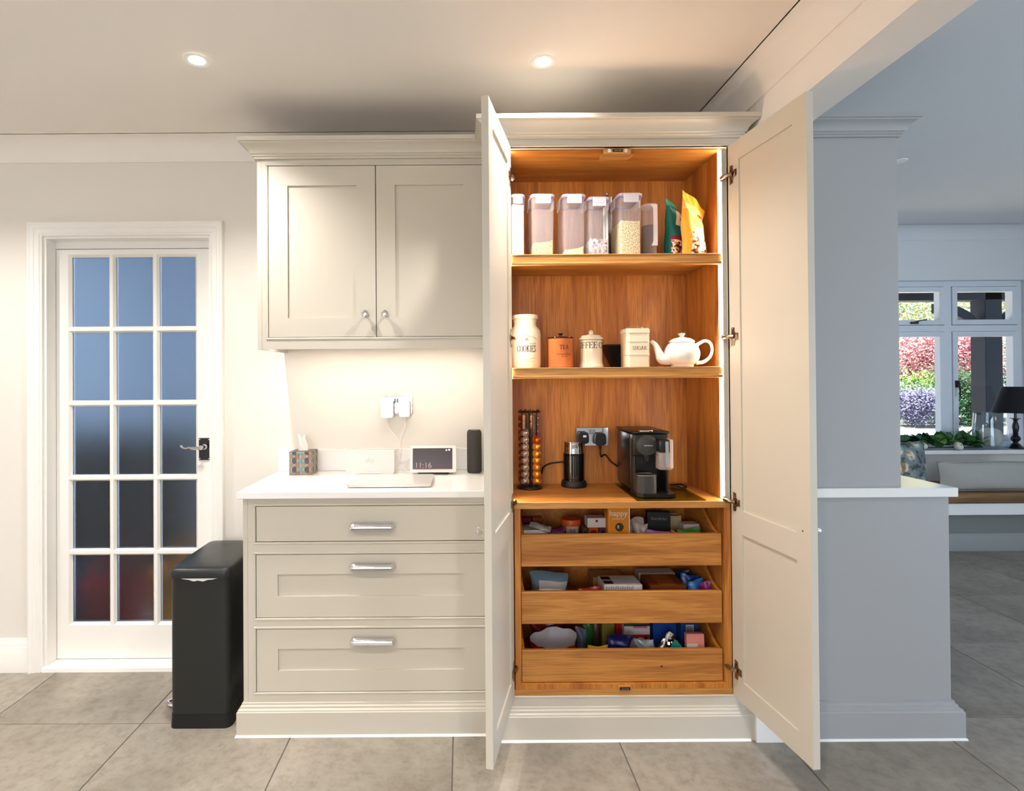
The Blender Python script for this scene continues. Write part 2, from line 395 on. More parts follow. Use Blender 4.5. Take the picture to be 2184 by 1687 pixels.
# floor: slab with laid tiles
fl = struct('floor', MB().box(XL - .1, XR + .1, YB - .1, 5.4, -.06, -.003), GROUT)
TP = .605; tx0 = -.0411; ty0 = 2.215
tme = None
for i in range(-5, 10):
    for j in range(-3, 5):
        x0 = tx0 + i * TP; y0 = ty0 + j * TP
        if x0 + TP > XR or x0 < XL - .1: continue
        if tme is None:
            o = MB().box(0, TP - .004, 0, TP - .004, -.012, 0, .0012).build('tile', TILE, fl, local=True); tme = o.data
        else:
            o = bpy.data.objects.new('tile', tme); C.objects.link(o); o.parent = fl
        o.location = (x0 + .002, y0 + .002, 0)
# back wall with the doorway
DX0, DX1, DZ = -1.925, -1.152, 1.997
wb = MB(); wb.box(XL, DX0, WY, WY + .13, 0, CH); wb.box(DX1, NX0, WY, WY + .13, 0, CH); wb.box(DX0, DX1, WY, WY + .13, DZ, CH)
struct('wall_back', wb, WALL)
struct('wall_left', MB().box(XL - .1, XL, YB, WY + .13, 0, CH2), WALL)
# wall behind the camera, with an opening added for the kitchen fill light
wf = MB(); y0, y1 = YB, YB + .1
wf.box(XL, -2.05, y0, y1, 0, CH2).box(-2.05, .05, y0, y1, 0, .85).box(-2.05, .05, y0, y1, 2.15, CH2).box(.05, XR, y0, y1, 0, CH2)
struct('wall_front', wf, WALL)
struct('ceiling', MB().box(XL - .1, NX0, YB, WY + .13, CH, CH + .3), CEIL)
struct('ceiling_dining', MB().box(NX1, XR + .1, YB, YF + .15, CH2, CH2 + .3), WALLD)
struct('ceiling_beam', MB().box(NX0, NX1, YB, 2.09, 2.22, CH2 + .3), CEIL)
struct('wall_right', MB().box(NX0, NX1, 2.09, YF, 0, CH2 + .3), WALL)
struct('wall_dining_right', MB().box(XR, XR + .1, YB, -1.6, 0, CH2).box(XR, XR + .1, 1.2, YF, 0, CH2).box(XR, XR + .1, -1.6, 1.2, 2.2, CH2).box(XR, XR + .1, -1.6, 1.2, 0, .05), WALLD)
# far dining wall with the window hole
WX0, WX1, WZ0, WZ1 = 2.75, 4.735, .72, 2.118
wd = MB(); wd.box(NX1, WX0, YF - .1, YF + .1, 0, CH2).box(WX1, XR + .1, YF - .1, YF + .1, 0, CH2).box(WX0, WX1, YF - .1, YF + .1, 0, WZ0).box(WX0, WX1, YF - .1, YF + .1, WZ1, CH2)
struct('wall_dining_far', wd, WALLD)
# cornice
def cove(r=.09, h=.09, n=7):
    p = [(0, -h - .006), (.006, -h - .006), (.006, -h)]
    for i in range(n + 1):
        a = PI / 2 * i / n; p.append((.006 + (r - .006) * (1 - math.cos(a)), -h * (1 - math.sin(a))))
    p += [(r + .005, 0), (0, 0)]
    return p
struct('trim_1', MB().sweep(cove(), [(XL, WY, CH), (NX0, WY, CH), (NX0, YB, CH)]), CEIL, smooth=35)
struct('trim_2', MB().sweep(cove(.1, .1), [(NX1, YF - .1, CH2), (XR, YF - .1, CH2)]), WALLD, smooth=35)
# skirting
SKP = [(0, 0), (.018, 0), (.018, .105), (.016, .109), (.016, .114), (.012, .118), (.012, .128), (.008, .136), (.006, .15), (0, .15)]
struct('baseboard_left', MB().sweep(SKP, [(XL, WY), (-1.985, WY)]), GLOSSW, smooth=30)
struct('baseboard_back', MB().sweep(SKP, [(-1.088, WY), (-.83, WY)]), GLOSSW, smooth=30)
struct('baseboard_right', MB().sweep([(a, b) for a, b in SKP], [(NX0 - .012, 2.4), (NX0 - .012, 2.09), (NX1, 2.09)]), GLOSSW, smooth=30)
struct('baseboard_dining', MB().sweep([(o, z * 1.15) for o, z in SKP], [(NX1, YF - .1), (XR, YF - .1)]), GLOSSW, smooth=30)
# architrave of the glazed door
AP = [(0, 0), (.0, .012), (.006, .014), (.010, .018), (.030, .018), (.034, .022), (.046, .022), (.052, .026), (.058, .026), (.060, .02), (.060, 0)]
def architrave():
    mb = MB(); k = len(AP); path = [(DX0, 0), (DX0, DZ), (DX1, DZ), (DX1, 0)]; dirs = [(-1, 0), (-1, 1), (1, 1), (1, 0)]; vs = []; fs = []
    for (x, z), (dx, dz) in zip(path, dirs):
        for a, b in AP: vs.append((x + dx * a, WY - b, z + dz * a))
    for i in range(3):
        for q in range(k): fs.append((i * k + q, i * k + (q + 1) % k, (i + 1) * k + (q + 1) % k, (i + 1) * k + q))
    fs += [tuple(range(k)), tuple(range(3 * k, 4 * k))]
    mb.add(vs, fs); return mb
struct('trim_3', architrave(), GLOSSW, smooth=25)
lj = MB(); lj.box(DX0, DX0 + .012, WY + .001, WY + .13, .0212, DZ - .0122).box(DX1 - .012, DX1, WY + .001, WY + .13, .0212, DZ - .0122).box(DX0, DX1, WY + .001, WY + .13, DZ - .012, DZ)
lj.box(DX0 + .012, DX1 - .012, WY + .062, WY + .09, DZ - .045, DZ - .012)
struct('trim_4', lj, GLOSSW)
struct('trim_5', MB().prism([(WY - .018, 0), (WY - .016, .016), (WY - .006, .021), (WY + .13, .021), (WY + .13, 0)], 0, DX0, DX1), GLOSSW)

# ---- glazed door
DY = WY + .062
door = structE('door_1', (DX0, DY, .02)); door['label'] = 'white glazed door with fifteen frosted panes'
px_ = [XA(x, 700, DY) for x in (151, 230, 245, 323, 338, 415)]; gz = [ZA(238, y, DY) for y in (548, 696, 709, 854, 867, 1013, 1026, 1171, 1185, 1328)]
dl, dr, dt = DX0 + .014, DX1 - .014, DZ - .048
cl, cr = .012, .012
leaf = MB(); Y0, Y1 = DY, DY + .04
leaf.box(dl, px_[0] - cl, Y0, Y1, .024, dt).box(px_[5] + cr, dr, Y0, Y1, .024, dt).box(px_[0] - cl, px_[5] + cr, Y0, Y1, gz[0] + cl, dt).box(px_[0] - cl, px_[5] + cr, Y0, Y1, .024, gz[9] - cl)
leaf.build('door_leaf', GLOSSW, door)
def bar(h):  # glazing bar outline, bevelled both ways
    return [(-h, 0.012), (-h * .45, 0.0), (h * .45, 0.0), (h, .012), (h, .03), (-h, .03)]
for k in (1, 3):
    xm = (px_[k] + px_[k + 1]) / 2; h = (px_[k + 1] - px_[k]) / 2
    MB().prism([(xm + a, DY + b) for a, b in bar(h)], 2, gz[9] - cl, gz[0] + cl).build('glazing_bar', GLOSSW, door)
for k in (1, 3, 5, 7):
    zm = (gz[k] + gz[k + 1]) / 2; h = abs(gz[k] - gz[k + 1]) / 2
    MB().prism([(DY + b - .0006, zm + a) for a, b in bar(h)], 0, px_[0] - cl, px_[5] + cr).build('glazing_bar', GLOSSW, door)
bead = MB()
for (a, b, c, d) in ((px_[0] - cl, px_[0], gz[9] - cl, gz[0] + cl), (px_[5], px_[5] + cr, gz[9] - cl, gz[0] + cl)): 
    mid = b if a < -1.5 else a; oth = a if a < -1.5 else b
    bead.prism([(oth, DY), (mid, DY + .012), (mid, DY + .03), (oth, DY + .03)], 2, c, d)
for (a, b) in ((gz[0] + cl, gz[0]), (gz[9] - cl, gz[9])):
    bead.prism([(DY, a), (DY + .012, b), (DY + .03, b), (DY + .03, a)], 0, px_[0] - cl, px_[5] + cr)
bead.build('glazing_bead', GLOSSW, door)
for r_ in range(5):
    for c_ in range(3):
        MB().box(px_[c_ * 2] - .004, px_[c_ * 2 + 1] + .004, DY + .016, DY + .021, gz[r_ * 2 + 1] - .004, gz[r_ * 2] + .004).build('pane', FROST, door)
# lever handle
hp = PY(434, 957, DY); hx0, hx1 = XA(425, 957, DY), XA(442.5, 957, DY); hz0, hz1 = ZA(434, 981, DY), ZA(434, 934, DY)
bp_ = MB().box(hx0, hx1 + .018, DY - .007, DY, hz0, hz1, .002).build('handle_plate', BLACKG, door)
lv = MB(); hc = Vector(((hx0 + hx1) / 2 + .012, DY - .007, ZA(434, 952, DY)))
lv.lathe([(.013, 0), (.013, -.008), (.009, -.012), (.009, -.04), (.011, -.046), (.0, -.05)], hc, 16, ax=1)
tip = PY(387, 953, DY - .045)
lv.tube([hc + Vector((0, -.042, 0)), hc + Vector((-.03, -.046, -.004)), hc + Vector((-.055, -.046, 0)), PY(400, 956, DY - .045), PY(392, 956, DY - .045), tip + Vector((0, 0, .0)), tip + Vector((-.004, 0, .006))], [.007, .0085, .005, .004, .004, .005, .004], 8, 4)
lv.build('lever_handle', CHROME, bp_, 40)
for sx_ in (hx0 + .006, hx1 + .01):
    for sz_ in (hz0 + .007, hz1 - .007): MB().lathe([(.0035, 0), (.003, -.0015), (0, -.002)], (sx_, DY - .007, sz_), 10, ax=1).build('screw', CHROME, bp_, 40)

# ---- hall behind the glazed door
HALLW = mat('hall_paint', (196, 205, 214), .8, var=.01)
struct('wall_hall_far', MB().box(XL, .6, 5.3, 5.4, 0, CH), HALLW)
struct('wall_hall_right', MB().box(.5, .6, WY + .13, 5.3, 0, CH), HALLW)
hl = MB(); hl.box(XL - .1, XL, WY + .13, 5.4, 0, CH)
struct('wall_hall_left', hl, HALLW)
struct('ceiling_hall', MB().box(XL - .1, .6, WY + .13, 5.4, CH, CH + .1), HALLW)
sb = thing('sideboard', 'dark stained wooden sideboard behind the frosted glass door', 'sideboard', (-2.3, 3.6, 0))
DARKW = wood('dark_wood', (96, 84, 74), (66, 58, 52), 0)
MB().box(-3.0 + .02, -1.62, 3.45, 3.9, .08, .98, .004).build('body', DARKW, sb)
MB().box(-3.0 + .01, -1.6, 3.43, 3.92, .98, 1.01, .004).build('top', DARKW, sb)
for k in range(3):
    d_ = MB().box(-2.96 + k * .44, -2.55 + k * .44, 3.435, 3.45, .12, .94, .003).build('cupboard_door', DARKW, sb)
    MB().lathe([(.008, 0), (.014, -.02), (0, -.026)], (-2.58 + k * .44, 3.435, .6), 12, ax=1).build('knob', STEEL, d_, 40)
for sx_ in (-2.92, -1.68):
    for sy_ in (3.5, 3.85): MB().box(sx_ - .03, sx_ + .03, sy_ - .03, sy_ + .03, 0, .08).build('foot', DARKW, sb)
def tote(name, label, x, y, wx, wy, h, c):
    t = thing(name, label, 'bag', (x, y, 0)); m_ = mat(name + '_cloth_%d%d%d' % c, c, .8)
    b_ = MB(); n_ = rrect(wx, wy, .03)
    b_.grid(lambda u, v: (x + rrect(wx * (.85 + .15 * v), wy * (.85 + .15 * v), .03)[int(round(u * 20)) % 20][0], y + rrect(wx * (.85 + .15 * v), wy * (.85 + .15 * v), .03)[int(round(u * 20)) % 20][1], h * v), 20, 4, True)
    b_.add([(x + a * .85, y + b * .85, .002) for a, b in n_], [tuple(range(20))]); b_.build('bag_body', m_, t, 40)
    for s_ in (-1, 1): MB().tube([(x - wx * .25, y + s_ * wy / 2, h), (x - wx * .2, y + s_ * wy / 2, h + .12), (x + wx * .2, y + s_ * wy / 2, h + .12), (x + wx * .25, y + s_ * wy / 2, h)], .008, 6, 5).build('handle', m_, t, 40)
tote('shopping_bag', 'red shopping bag on the hall floor behind the glazed door', -1.80, 2.95, .26, .2, .30, (190, 24, 34))
tote('shopping_bag', 'yellow shopping bag on the hall floor behind the glazed door', -1.46, 2.95, .24, .2, .36, (226, 150, 10))
tote('shopping_bag', 'blue shopping bag on the hall floor behind the glazed door', -2.06, 2.98, .22, .18, .2, (30, 60, 140))

# ---- dining window (four-light casement seen, continues behind the dresser)
WF = mat('window_frame_paint', (226, 232, 240), .35, var=.01)
win = structE('window_1', (WX0, YF - .05, WZ0)); win['label'] = 'white casement window above the bench'
wy0, wy1 = 4.80, 4.87
MB().box(WX0, WX0 + .045, wy0, wy1, WZ0, WZ1).box(WX1 - .045, WX1, wy0, wy1, WZ0, WZ1).box(WX0 + .045, WX1 - .045, wy0, wy1, WZ0, WZ0 + .05).box(WX0 + .045, WX1 - .045, wy0, wy1, WZ1 - .045, WZ1).build('window_frame', WF, win)
mull = [(3.430, 3.490), (4.075, 4.135)]
for a, b in mull: MB().box(a, b, wy0, wy1, WZ0 + .05, WZ1 - .045).build('mullion', WF, win)
cols = [(WX0 + .045, 3.430), (3.490, 4.075), (4.135, WX1 - .045)]
for a, b in cols:
    MB().box(a, b, wy0, wy1, 1.695, 1.745).build('transom', WF, win)
    for z0, z1 in ((WZ0 + .05, 1.695), (1.745, WZ1 - .045)):
        g = .046
        sash = MB().box(a + .004, a + g, wy0 - .012, wy1 - .02, z0 + .004, z1 - .004, .003).box(b - g, b - .004, wy0 - .012, wy1 - .02, z0 + .004, z1 - .004, .003).box(a + g, b - g, wy0 - .012, wy1 - .02, z0 + .004, z0 + g, .003).box(a + g, b - g, wy0 - .012, wy1 - .02, z1 - g, z1 - .004, .003).build('sash', WF, win)
        MB().box(a + g - .004, b - g + .004, wy0 + .02, wy0 + .026, z0 + g - .004, z1 - g + .004).build('pane', PANE, sash)
IRON = mat('window_iron', (70, 62, 56), .4, .8)
hh = MB().box(4.150, 4.172, 4.776, 4.79, 1.22, 1.28, .002); hh.tube([(4.161, 4.775, 1.27), (4.164, 4.76, 1.25), (4.166, 4.758, 1.14)], .006, 6, 3); hh.build('sash_handle', IRON, win, 40)
MB().box(3.78, 3.84, 4.772, 4.79, 1.757, 1.775, .002).tube([(3.81, 4.78, 1.77), (3.85, 4.765, 1.785), (3.90, 4.765, 1.79)], .005, 6, 3).build('sash_stay', IRON, win, 40)
struct('trim_6', MB().box(WX0 - .06, WX1 + .06, 4.56, 4.80, .688, .722, .006, 2), GLOSSW)
# unseen frames round the daylight lamps: added kitchen window, garden doors at the side
wv = structE('added_window_2', (-2.05, YB + .05, .85))
MB().box(-2.05, .05, YB + .02, YB + .08, .85, .90).box(-2.05, .05, YB + .02, YB + .08, 2.10, 2.15).build('window_frame', WF, wv)
for k in range(4): MB().box(-2.05 + k * .7 - .03 * (k > 0), -2.05 + k * .7 + .03 * (k < 3), YB + .02, YB + .08, .90, 2.10).build('mullion', WF, wv)
wv = structE('unseen_window_3', (XR + .05, -1.6, .05))
MB().box(XR + .02, XR + .08, -1.6, 1.2, .05, .10).box(XR + .02, XR + .08, -1.6, 1.2, 2.15, 2.2).build('window_frame', WF, wv)
for k in range(5): MB().box(XR + .02, XR + .08, -1.6 + k * .7 - .03 * (k > 0), -1.6 + k * .7 + .03 * (k < 4), .10, 2.15).build('mullion', WF, wv)


# ================================================================== CABINETRY
CROWN = [(0, 0), (.010, 0), (.010, .007), (.016, .010), (.016, .015), (.022, .018), (.024, .024), (.028, .032), (.034, .040), (.042, .046), (.050, .050), (.052, .054), (.058, .056), (.058, .072), (0, .072)]
PLINTH = [(0, 0), (.020, 0), (.020, .088), (.017, .091), (.017, .095), (.010, .099), (.010, .106), (.005, .110), (.005, .116), (0, .118)]
GAPM = mat('shadow_gap', (36, 32, 28), .9, var=0)
def shaker(mb, x0, x1, z0, z1, yf, t, st, ra, rb, mids=(), rec=.007, pan=.008):
    """frame-and-panel leaf in the XZ plane: front at yf, back at yf+t; mids: (z0,z1) rails"""
    mb.box(x0, x0 + st, yf, yf + t, z0, z1).box(x1 - st, x1, yf, yf + t, z0, z1)
    rails = [(z1 - ra, z1), (z0, z0 + rb)] + list(mids)
    for a, b in rails: mb.box(x0 + st, x1 - st, yf, yf + t, a, b)
    mb.box(x0 + st, x1 - st, yf + rec, yf + t - rec, z0 + rb, z1 - ra)
def bead_ring(mb, x0, x1, z0, z1, yf, w_=.009, proud=.003):
    for a, b, c, d in ((x0 - w_, x1 + w_, z1, z1 + w_), (x0 - w_, x1 + w_, z0 - w_, z0), (x0 - w_, x0, z0, z1), (x1, x1 + w_, z0, z1)):
        mb.box(a, b, yf - proud, yf + .012, c, d, .0022)
def knob(parent, x, y, z, ax=1, sgn=-1, local=False, r=.0135):
    pr = [(.010, 0), (.010, .003), (.005, .006), (.0045, .014), (.010, .018), (r, .024), (r * .96, .029), (r * .6, .0335), (0, .0345)]
    return MB().lathe([(a, b * sgn) for a, b in pr], (x, y, z), 20, ax=ax).build('knob', CHROME, parent, 35, local=local)

# ---- base drawer unit
BY = 2.145; BX0, BX1 = -.828, .094
bu = thing('drawer_unit', 'greige painted three-drawer base unit with chrome cup handles beside the black bin', 'cabinet', (BX0, BY, 0))
dX0, dX1 = -.7805, .083
DZS = [(.7166, .8523), (.4317, .6709), (.1543, .3913)]
fr = MB(); fr.box(BX0 + .018, dX0 - .009, BY, BY + .02, .05, .884).box(dX1 + .009, BX1, BY, BY + .02, .05, .884)
zz = [.884, .8613, .7076, .6799, .4227, .4003, .1453, .05]
for a, b in ((0, 1), (2, 3), (4, 5), (6, 7)): fr.box(dX0 - .009, dX1 + .009, BY, BY + .02, zz[b], zz[a])
fr.build('face_frame', CAB, bu)
MB().box(BX0, BX0 + .017, BY + .001, WY - .001, 0, .884).box(BX0 + .018, BX1, WY - .02, WY - .002, .02, .884).build('carcass', CAB, bu)
bd = MB()
for z0, z1 in DZS: bead_ring(bd, dX0, dX1, z0, z1, BY)
bd.build('bead', CAB, bu)
MB().sweep(PLINTH, [(BX0, WY - .03), (BX0, BY), (BX1, BY)]).build('plinth', CAB, bu, 30)
MB().sweep([(.0195, .0), (.0255, .0), (.0225, .006), (.0195, .007)], [(BX0, WY - .03), (BX0, BY), (BX1, BY)]).build('sealant_line', GLOSSW, bu)
for k, (z0, z1) in enumerate(DZS):
    g = .0022; d_ = MB()
    if k == 0: d_.box(dX0 + g, dX1 - g, BY + .001, BY + .021, z0 + g, z1 - g, .0012)
    else: shaker(d_, dX0 + g, dX1 - g, z0 + g, z1 - g, BY + .001, .02, .08, .0757 - g, .0805 - g)
    d_.box(dX0 + .03, dX1 - .03, BY + .021, BY + .40, z0 + .02, z0 + .09)
    dr_ = d_.build('drawer', CAB, bu)
    hz = [.7790, .6285, .3512][k]; hx = (XA(738, 1121, BY - .015) + XA(848, 1121, BY - .015)) / 2; hw = .0885
    # chrome cup handle: hollow quarter dome, open underneath, with a flat backplate
    hd = MB(); n = 22; ns = 7; pr_ = [(0, .0125), (.008, .0125), (.017, .009), (.023, .002), (.0255, -.005), (.0255, -.0105)]
    def cup(u, v):
        a = v * (len(pr_) - 1); i0 = min(int(a), len(pr_) - 2); f = a - i0
        y_ = pr_[i0][0] + (pr_[i0 + 1][0] - pr_[i0][0]) * f; z_ = pr_[i0][1] + (pr_[i0 + 1][1] - pr_[i0][1]) * f
        e = min(1.0, (1 - abs(2 * u - 1)) / .16); e = math.sqrt(max(0, 1 - (1 - e) ** 2))
        return (hx + (2 * u - 1) * hw * (.92 + .08 * min(1, v * 1.4)), BY - y_ * e, hz + z_ * (.35 + .65 * e) - (1 - e) * .006)
    hd.grid(cup, 34, 9)
    hd.box(hx - hw + .012, hx + hw - .012, BY - .002, BY + .0005, hz - .012, hz + .010, .001)
    hd.box(hx - hw + .012, hx + hw - .012, BY - .0255, BY - .0235, hz - .0125, hz - .0095)
    hd.build('cup_handle', CHROME, dr_, 50)

# ---- quartz worktop with upstand
wt = thing('worktop', 'white quartz worktop with low upstand on the drawer unit', 'worktop', (-.84, 2.12, .884))
MB().box(-.842, .113, 2.118, WY - .001, .8845, .910, .002).build('slab', QUARTZ, wt)
MB().box(-.842, .113, 2.600, WY - .001, .9105, 1.010, .0015).build('upstand', QUARTZ, wt)

# ---- wall cabinet
UY = 2.28; UX0, UX1, UZ0, UZ1 = -.818, .112, 1.45, 2.212
uc = thing('wall_cabinet', 'greige two-door shaker wall cabinet with crown moulding above the worktop', 'cabinet', (UX0, UY, UZ0))
ux = (-.7741, -.3427, -.3405, .0885); uz0, uz1 = 1.4965, 2.1875
fr = MB(); fr.box(UX0 + .018, ux[0] - .009, UY, UY + .02, UZ0, UZ1).box(ux[3] + .009, UX1, UY, UY + .02, UZ0, UZ1).box(ux[0] - .009, ux[3] + .009, UY, UY + .02, uz1 + .009, UZ1).box(ux[0] - .009, ux[3] + .009, UY, UY + .02, UZ0, uz0 - .009)
fr.build('face_frame', CAB, uc)
MB().box(UX0, UX0 + .017, UY + .001, WY - .001, UZ0, UZ1).box(UX0 + .018, UX1, UY + .021, WY - .001, UZ0 + .028, UZ0 + .046).box(UX0 + .018, UX1, UY + .021, WY - .001, UZ1 - .02, UZ1 - .001).box(UX0 + .018, UX1, WY - .012, WY - .001, UZ0 + .046, UZ1 - .02).build('carcass', CAB, uc)
bd = MB(); bead_ring(bd, ux[0], ux[3], uz0, uz1, UY); bd.build('bead', CAB, uc)
MB().sweep(CROWN, [(UX0, WY - .001, UZ1), (UX0, UY, UZ1), (UX1, UY, UZ1)]).build('crown_moulding', CAB, uc, 30)
for k, (a, b) in enumerate(((ux[0] + .002, ux[1] - .0006), (ux[2] + .0006, ux[3] - .002))):
    d_ = MB(); shaker(d_, a, b, uz0 + .002, uz1 - .002, UY + .001, .02, .076, .078, .076); d_ = d_.build('door', CAB, uc)
    knob(d_, (-.3876, -.3086)[k] + .004, UY + .001, 1.5885)
lt = MB().box(UX0 + .03, UX1 - .01, 2.40, 2.425, UZ0 + .014, UZ0 + .0275, .002).build('light_rail', STEEL, uc)
MB().box(UX0 + .035, UX1 - .015, 2.403, 2.422, UZ0 + .0125, UZ0 + .0142).build('led_strip', LEDC, lt)

# ---- tall larder cabinet
TY = 2.105; TX0, TX1 = .116, 1.045; OX0, OX1 = .184, .992; OZ0, OZ1 = .157, 2.184; TBK = 2.47
tc = thing('larder_cabinet', 'tall greige larder cabinet with oak interior and both doors standing open', 'cabinet', (TX0, TY, 0))
MB().box(TX0 + .0, OX0, TY, TY + .022, .05, 2.212).box(OX1, TX1, TY, TY + .022, .05, 2.212).box(OX0, OX1, TY, TY + .022, OZ1, 2.212).box(OX0, OX1, TY, TY + .022, .05, OZ0).build('face_frame', CAB, tc)
bd = MB(); bead_ring(bd, OX0, OX1, OZ0, OZ1, TY); bd.build('bead', CAB, tc)
MB().box(TX0, TX0 + .017, TY + .023, WY - .001, 0, 2.212).box(TX1 - .017, TX1, TY + .023, WY - .001, 0, 2.212).build('side_panel', CAB, tc)
MB().sweep(CROWN, [(TX0, WY - .001, 2.212), (TX0, TY, 2.212), (TX1 - .012, TY, 2.212), (TX1 - .012, WY - .001, 2.212)]).build('crown_moulding', CAB, tc, 30)
MB().box(TX0, TX1 - .012, TY, WY - .001, 2.2125, 2.23).build('top_board', CAB, tc)
MB().sweep(PLINTH, [(TX0, WY - .03), (TX0, TY), (TX1, TY), (TX1, WY - .03)]).build('plinth', CAB, tc, 30)
MB().sweep([(.0195, .0), (.0255, .0), (.0225, .006), (.0195, .007)], [(TX0, TY), (TX1, TY)]).build('sealant_line', GLOSSW, tc)
SX0, SX1 = .188, .975      # oak sides
MB().box(TX0 + .018, SX0, TY + .0495, TBK, .16, 2.200).build('oak_side', OAKV, tc)
MB().box(SX1, TX1 - .018, TY + .0495, TBK, .16, 2.200).build('oak_side', OAKV, tc)
MB().box(TX0 + .018, TX1 - .018, TBK, TBK + .018, .16, 2.2).build('oak_back', OAKV, tc)
MB().box(SX0, SX1, TY + .0235, TBK, 2.180, 2.198).build('oak_top', OAKH, tc)
def shelf(zt):
    sh = MB().box(SX0 + .0005, SX1 - .0005, TY + .034, TBK, zt - .019, zt).build('shelf', OAKH, tc)
    MB().box(SX0 + .0005, SX1 - .0005, TY + .018, TY + .034, zt - .004, zt, .001).box(SX0 + .0005, SX1 - .0005, TY + .020, TY + .034, zt - .029, zt - .0045).box(SX0 + .0005, SX1 - .0005, TY + .015, TY + .034, zt - .041, zt - .0295, .003, 2).build('shelf_nosing', OAKEDGE, sh, 40)
shelf(1.790); shelf(1.366)
OT = .868
ot_ = MB().box(SX0 + .0005, SX1 - .0005, TY + .006, TBK, OT - .022, OT, .001).build('oak_worktop', OAKH, tc)
MB().box(OX0 + .004, OX1 - .004, TY - .002, TY + .0055, OT - .024, OT, .001).build('worktop_edge', OAKEDGE, ot_)
# led channels up both sides of the oak interior
for xa, xb, ca, cb_ in ((OX0 + .0005, SX0, OX0 + .0005, SX0), (SX1, SX1 + .009, SX1 + .0004, OX1 - .0005)):
    lc = MB().box(ca, cb_, TY + .0140, TY + .0156, OT + .002, OZ1 - .006).box(ca if ca < .5 else xb + .0002, ca + .0002 if ca < .5 else cb_, TY + .0157, TY + .0495, OT + .002, OZ1 - .006).build('led_channel', CAB, tc)
    MB().box(xa + .0002, xb, TY + .0160, TY + .0490, OT + .004, OZ1 - .008).build('led_strip', LED, lc)
# inner drawer carcass
IX0, IX1 = .1905, .9895
ic = MB().box(IX0, IX0 + .022, TY + .001, TBK, .180, OT - .0245).box(IX1 - .024, IX1, TY + .001, TBK, .180, OT - .0245).box(IX0 + .022, IX1 - .024, TY + .001, TBK, .180, .197).build('drawer_carcass', OAKV, tc)
MB().box(OX0 + .002, OX1 - .002, TY - .001, TBK, .1575, .1795).build('oak_base', OAKEDGE, tc)
DRW = [(.627, .7455), (.4145, .5325), (.199, .3165)]
DFY = 2.118
for k, (z0, z1) in enumerate(DRW):
    xa, xb = .2155, .9605
    d_ = MB().box(xa, xb, DFY, DFY + .018, z0, z1, .0012)
    d_ = d_.build('drawer', OAKH, tc)
    sd = MB()
    for s0, s1 in ((xa + .001, xa + .013), (xb - .013, xb - .001)):
        prof = [(DFY + .018, z0 + .004), (TBK - .02, z0 + .004), (TBK - .02, z0 + .205), (DFY + .22, z0 + .205)]
        for q in range(9): prof.append((DFY + .22 - .202 * q / 8, z0 + .205 - (.205 - (z1 - z0)) * (.5 - .5 * math.cos(PI * q / 8))))
        sd.prism(prof, 0, s0, s1)
    sd.box(xa + .013, xb - .013, TBK - .03, TBK - .02, z0 + .004, z0 + .18)
    sd.build('drawer_side', OAKD, d_)
    MB().box(xa + .013, xb - .013, DFY + .018, TBK - .03, z0 + .006, z0 + .016).build('drawer_base', OAKH, d_)
    MB().box(xa - .0015, xa - .0005, DFY + .01, TBK - .06, z0 + .012, z0 + .03).build('drawer_runner', STEEL, d_)
MB().lathe([(.004, 0), (.0035, -.0012), (.0, -.0014)], (XA(1411, 1421, DFY), DFY, ZA(1411, 1421, DFY)), 10, ax=1).build('oak_knot', mat('knot', (70, 36, 14), .6), tc)
# maker's blocks on the head and the base of the opening
cb = MB().box(XA(1289, 318, TY - .001), XA(1347, 318, TY - .001), TY + .004, TY + .016, 2.162, 2.1795, .0008).build('catch_block', OAKEDGE, tc)
pl_ = XA(1318, 318, TY)
MB().box(pl_ - .019, pl_ + .019, TY + .0024, TY + .004, 2.1660, 2.1762, .0006).build('name_badge', BLACKG, cb)
letter_flat('lettering', text2d('harvell', .0098), cb, pl_, TY + .0022, 2.1685, STEEL)
MB().prism([(pl_ - .058, 2.1505), (pl_ + .04, 2.1505), (pl_ + .056, 2.157), (pl_ + .062, 2.162), (pl_ - .056, 2.162)], 1, TY + .016, TY + .05).build('catch_tongue', OAKEDGE, cb)
for s_ in (-.031, .031):
    sc_ = MB().lathe([(.0066, 0), (.006, -.0015), (0, -.0018)], (pl_ + s_, TY + .004, 2.171), 16, ax=1).build('screw_cap', WHITEP, cb, 40)
    for q in (-.0022, .0022): MB().lathe([(.0011, 0), (0, -.0003)], (pl_ + s_ + q, TY + .0022, 2.1705), 8, ax=1).build('magnet_dot', BLACKM, sc_)
cx_ = XA(1331, 1467, TY)
cb = MB().box(cx_ - .024, cx_ + .024, TY - .012, TY + .018, .1800, .1945, .0008).build('catch_block', OAKEDGE, tc)
MB().box(cx_ - .019, cx_ + .019, TY - .0136, TY - .012, .1815, .1925, .0006).build('name_badge', BLACKG, cb)
letter_flat('lettering', text2d('harvell', .0098), cb, cx_, TY - .0138, .1842, STEEL)
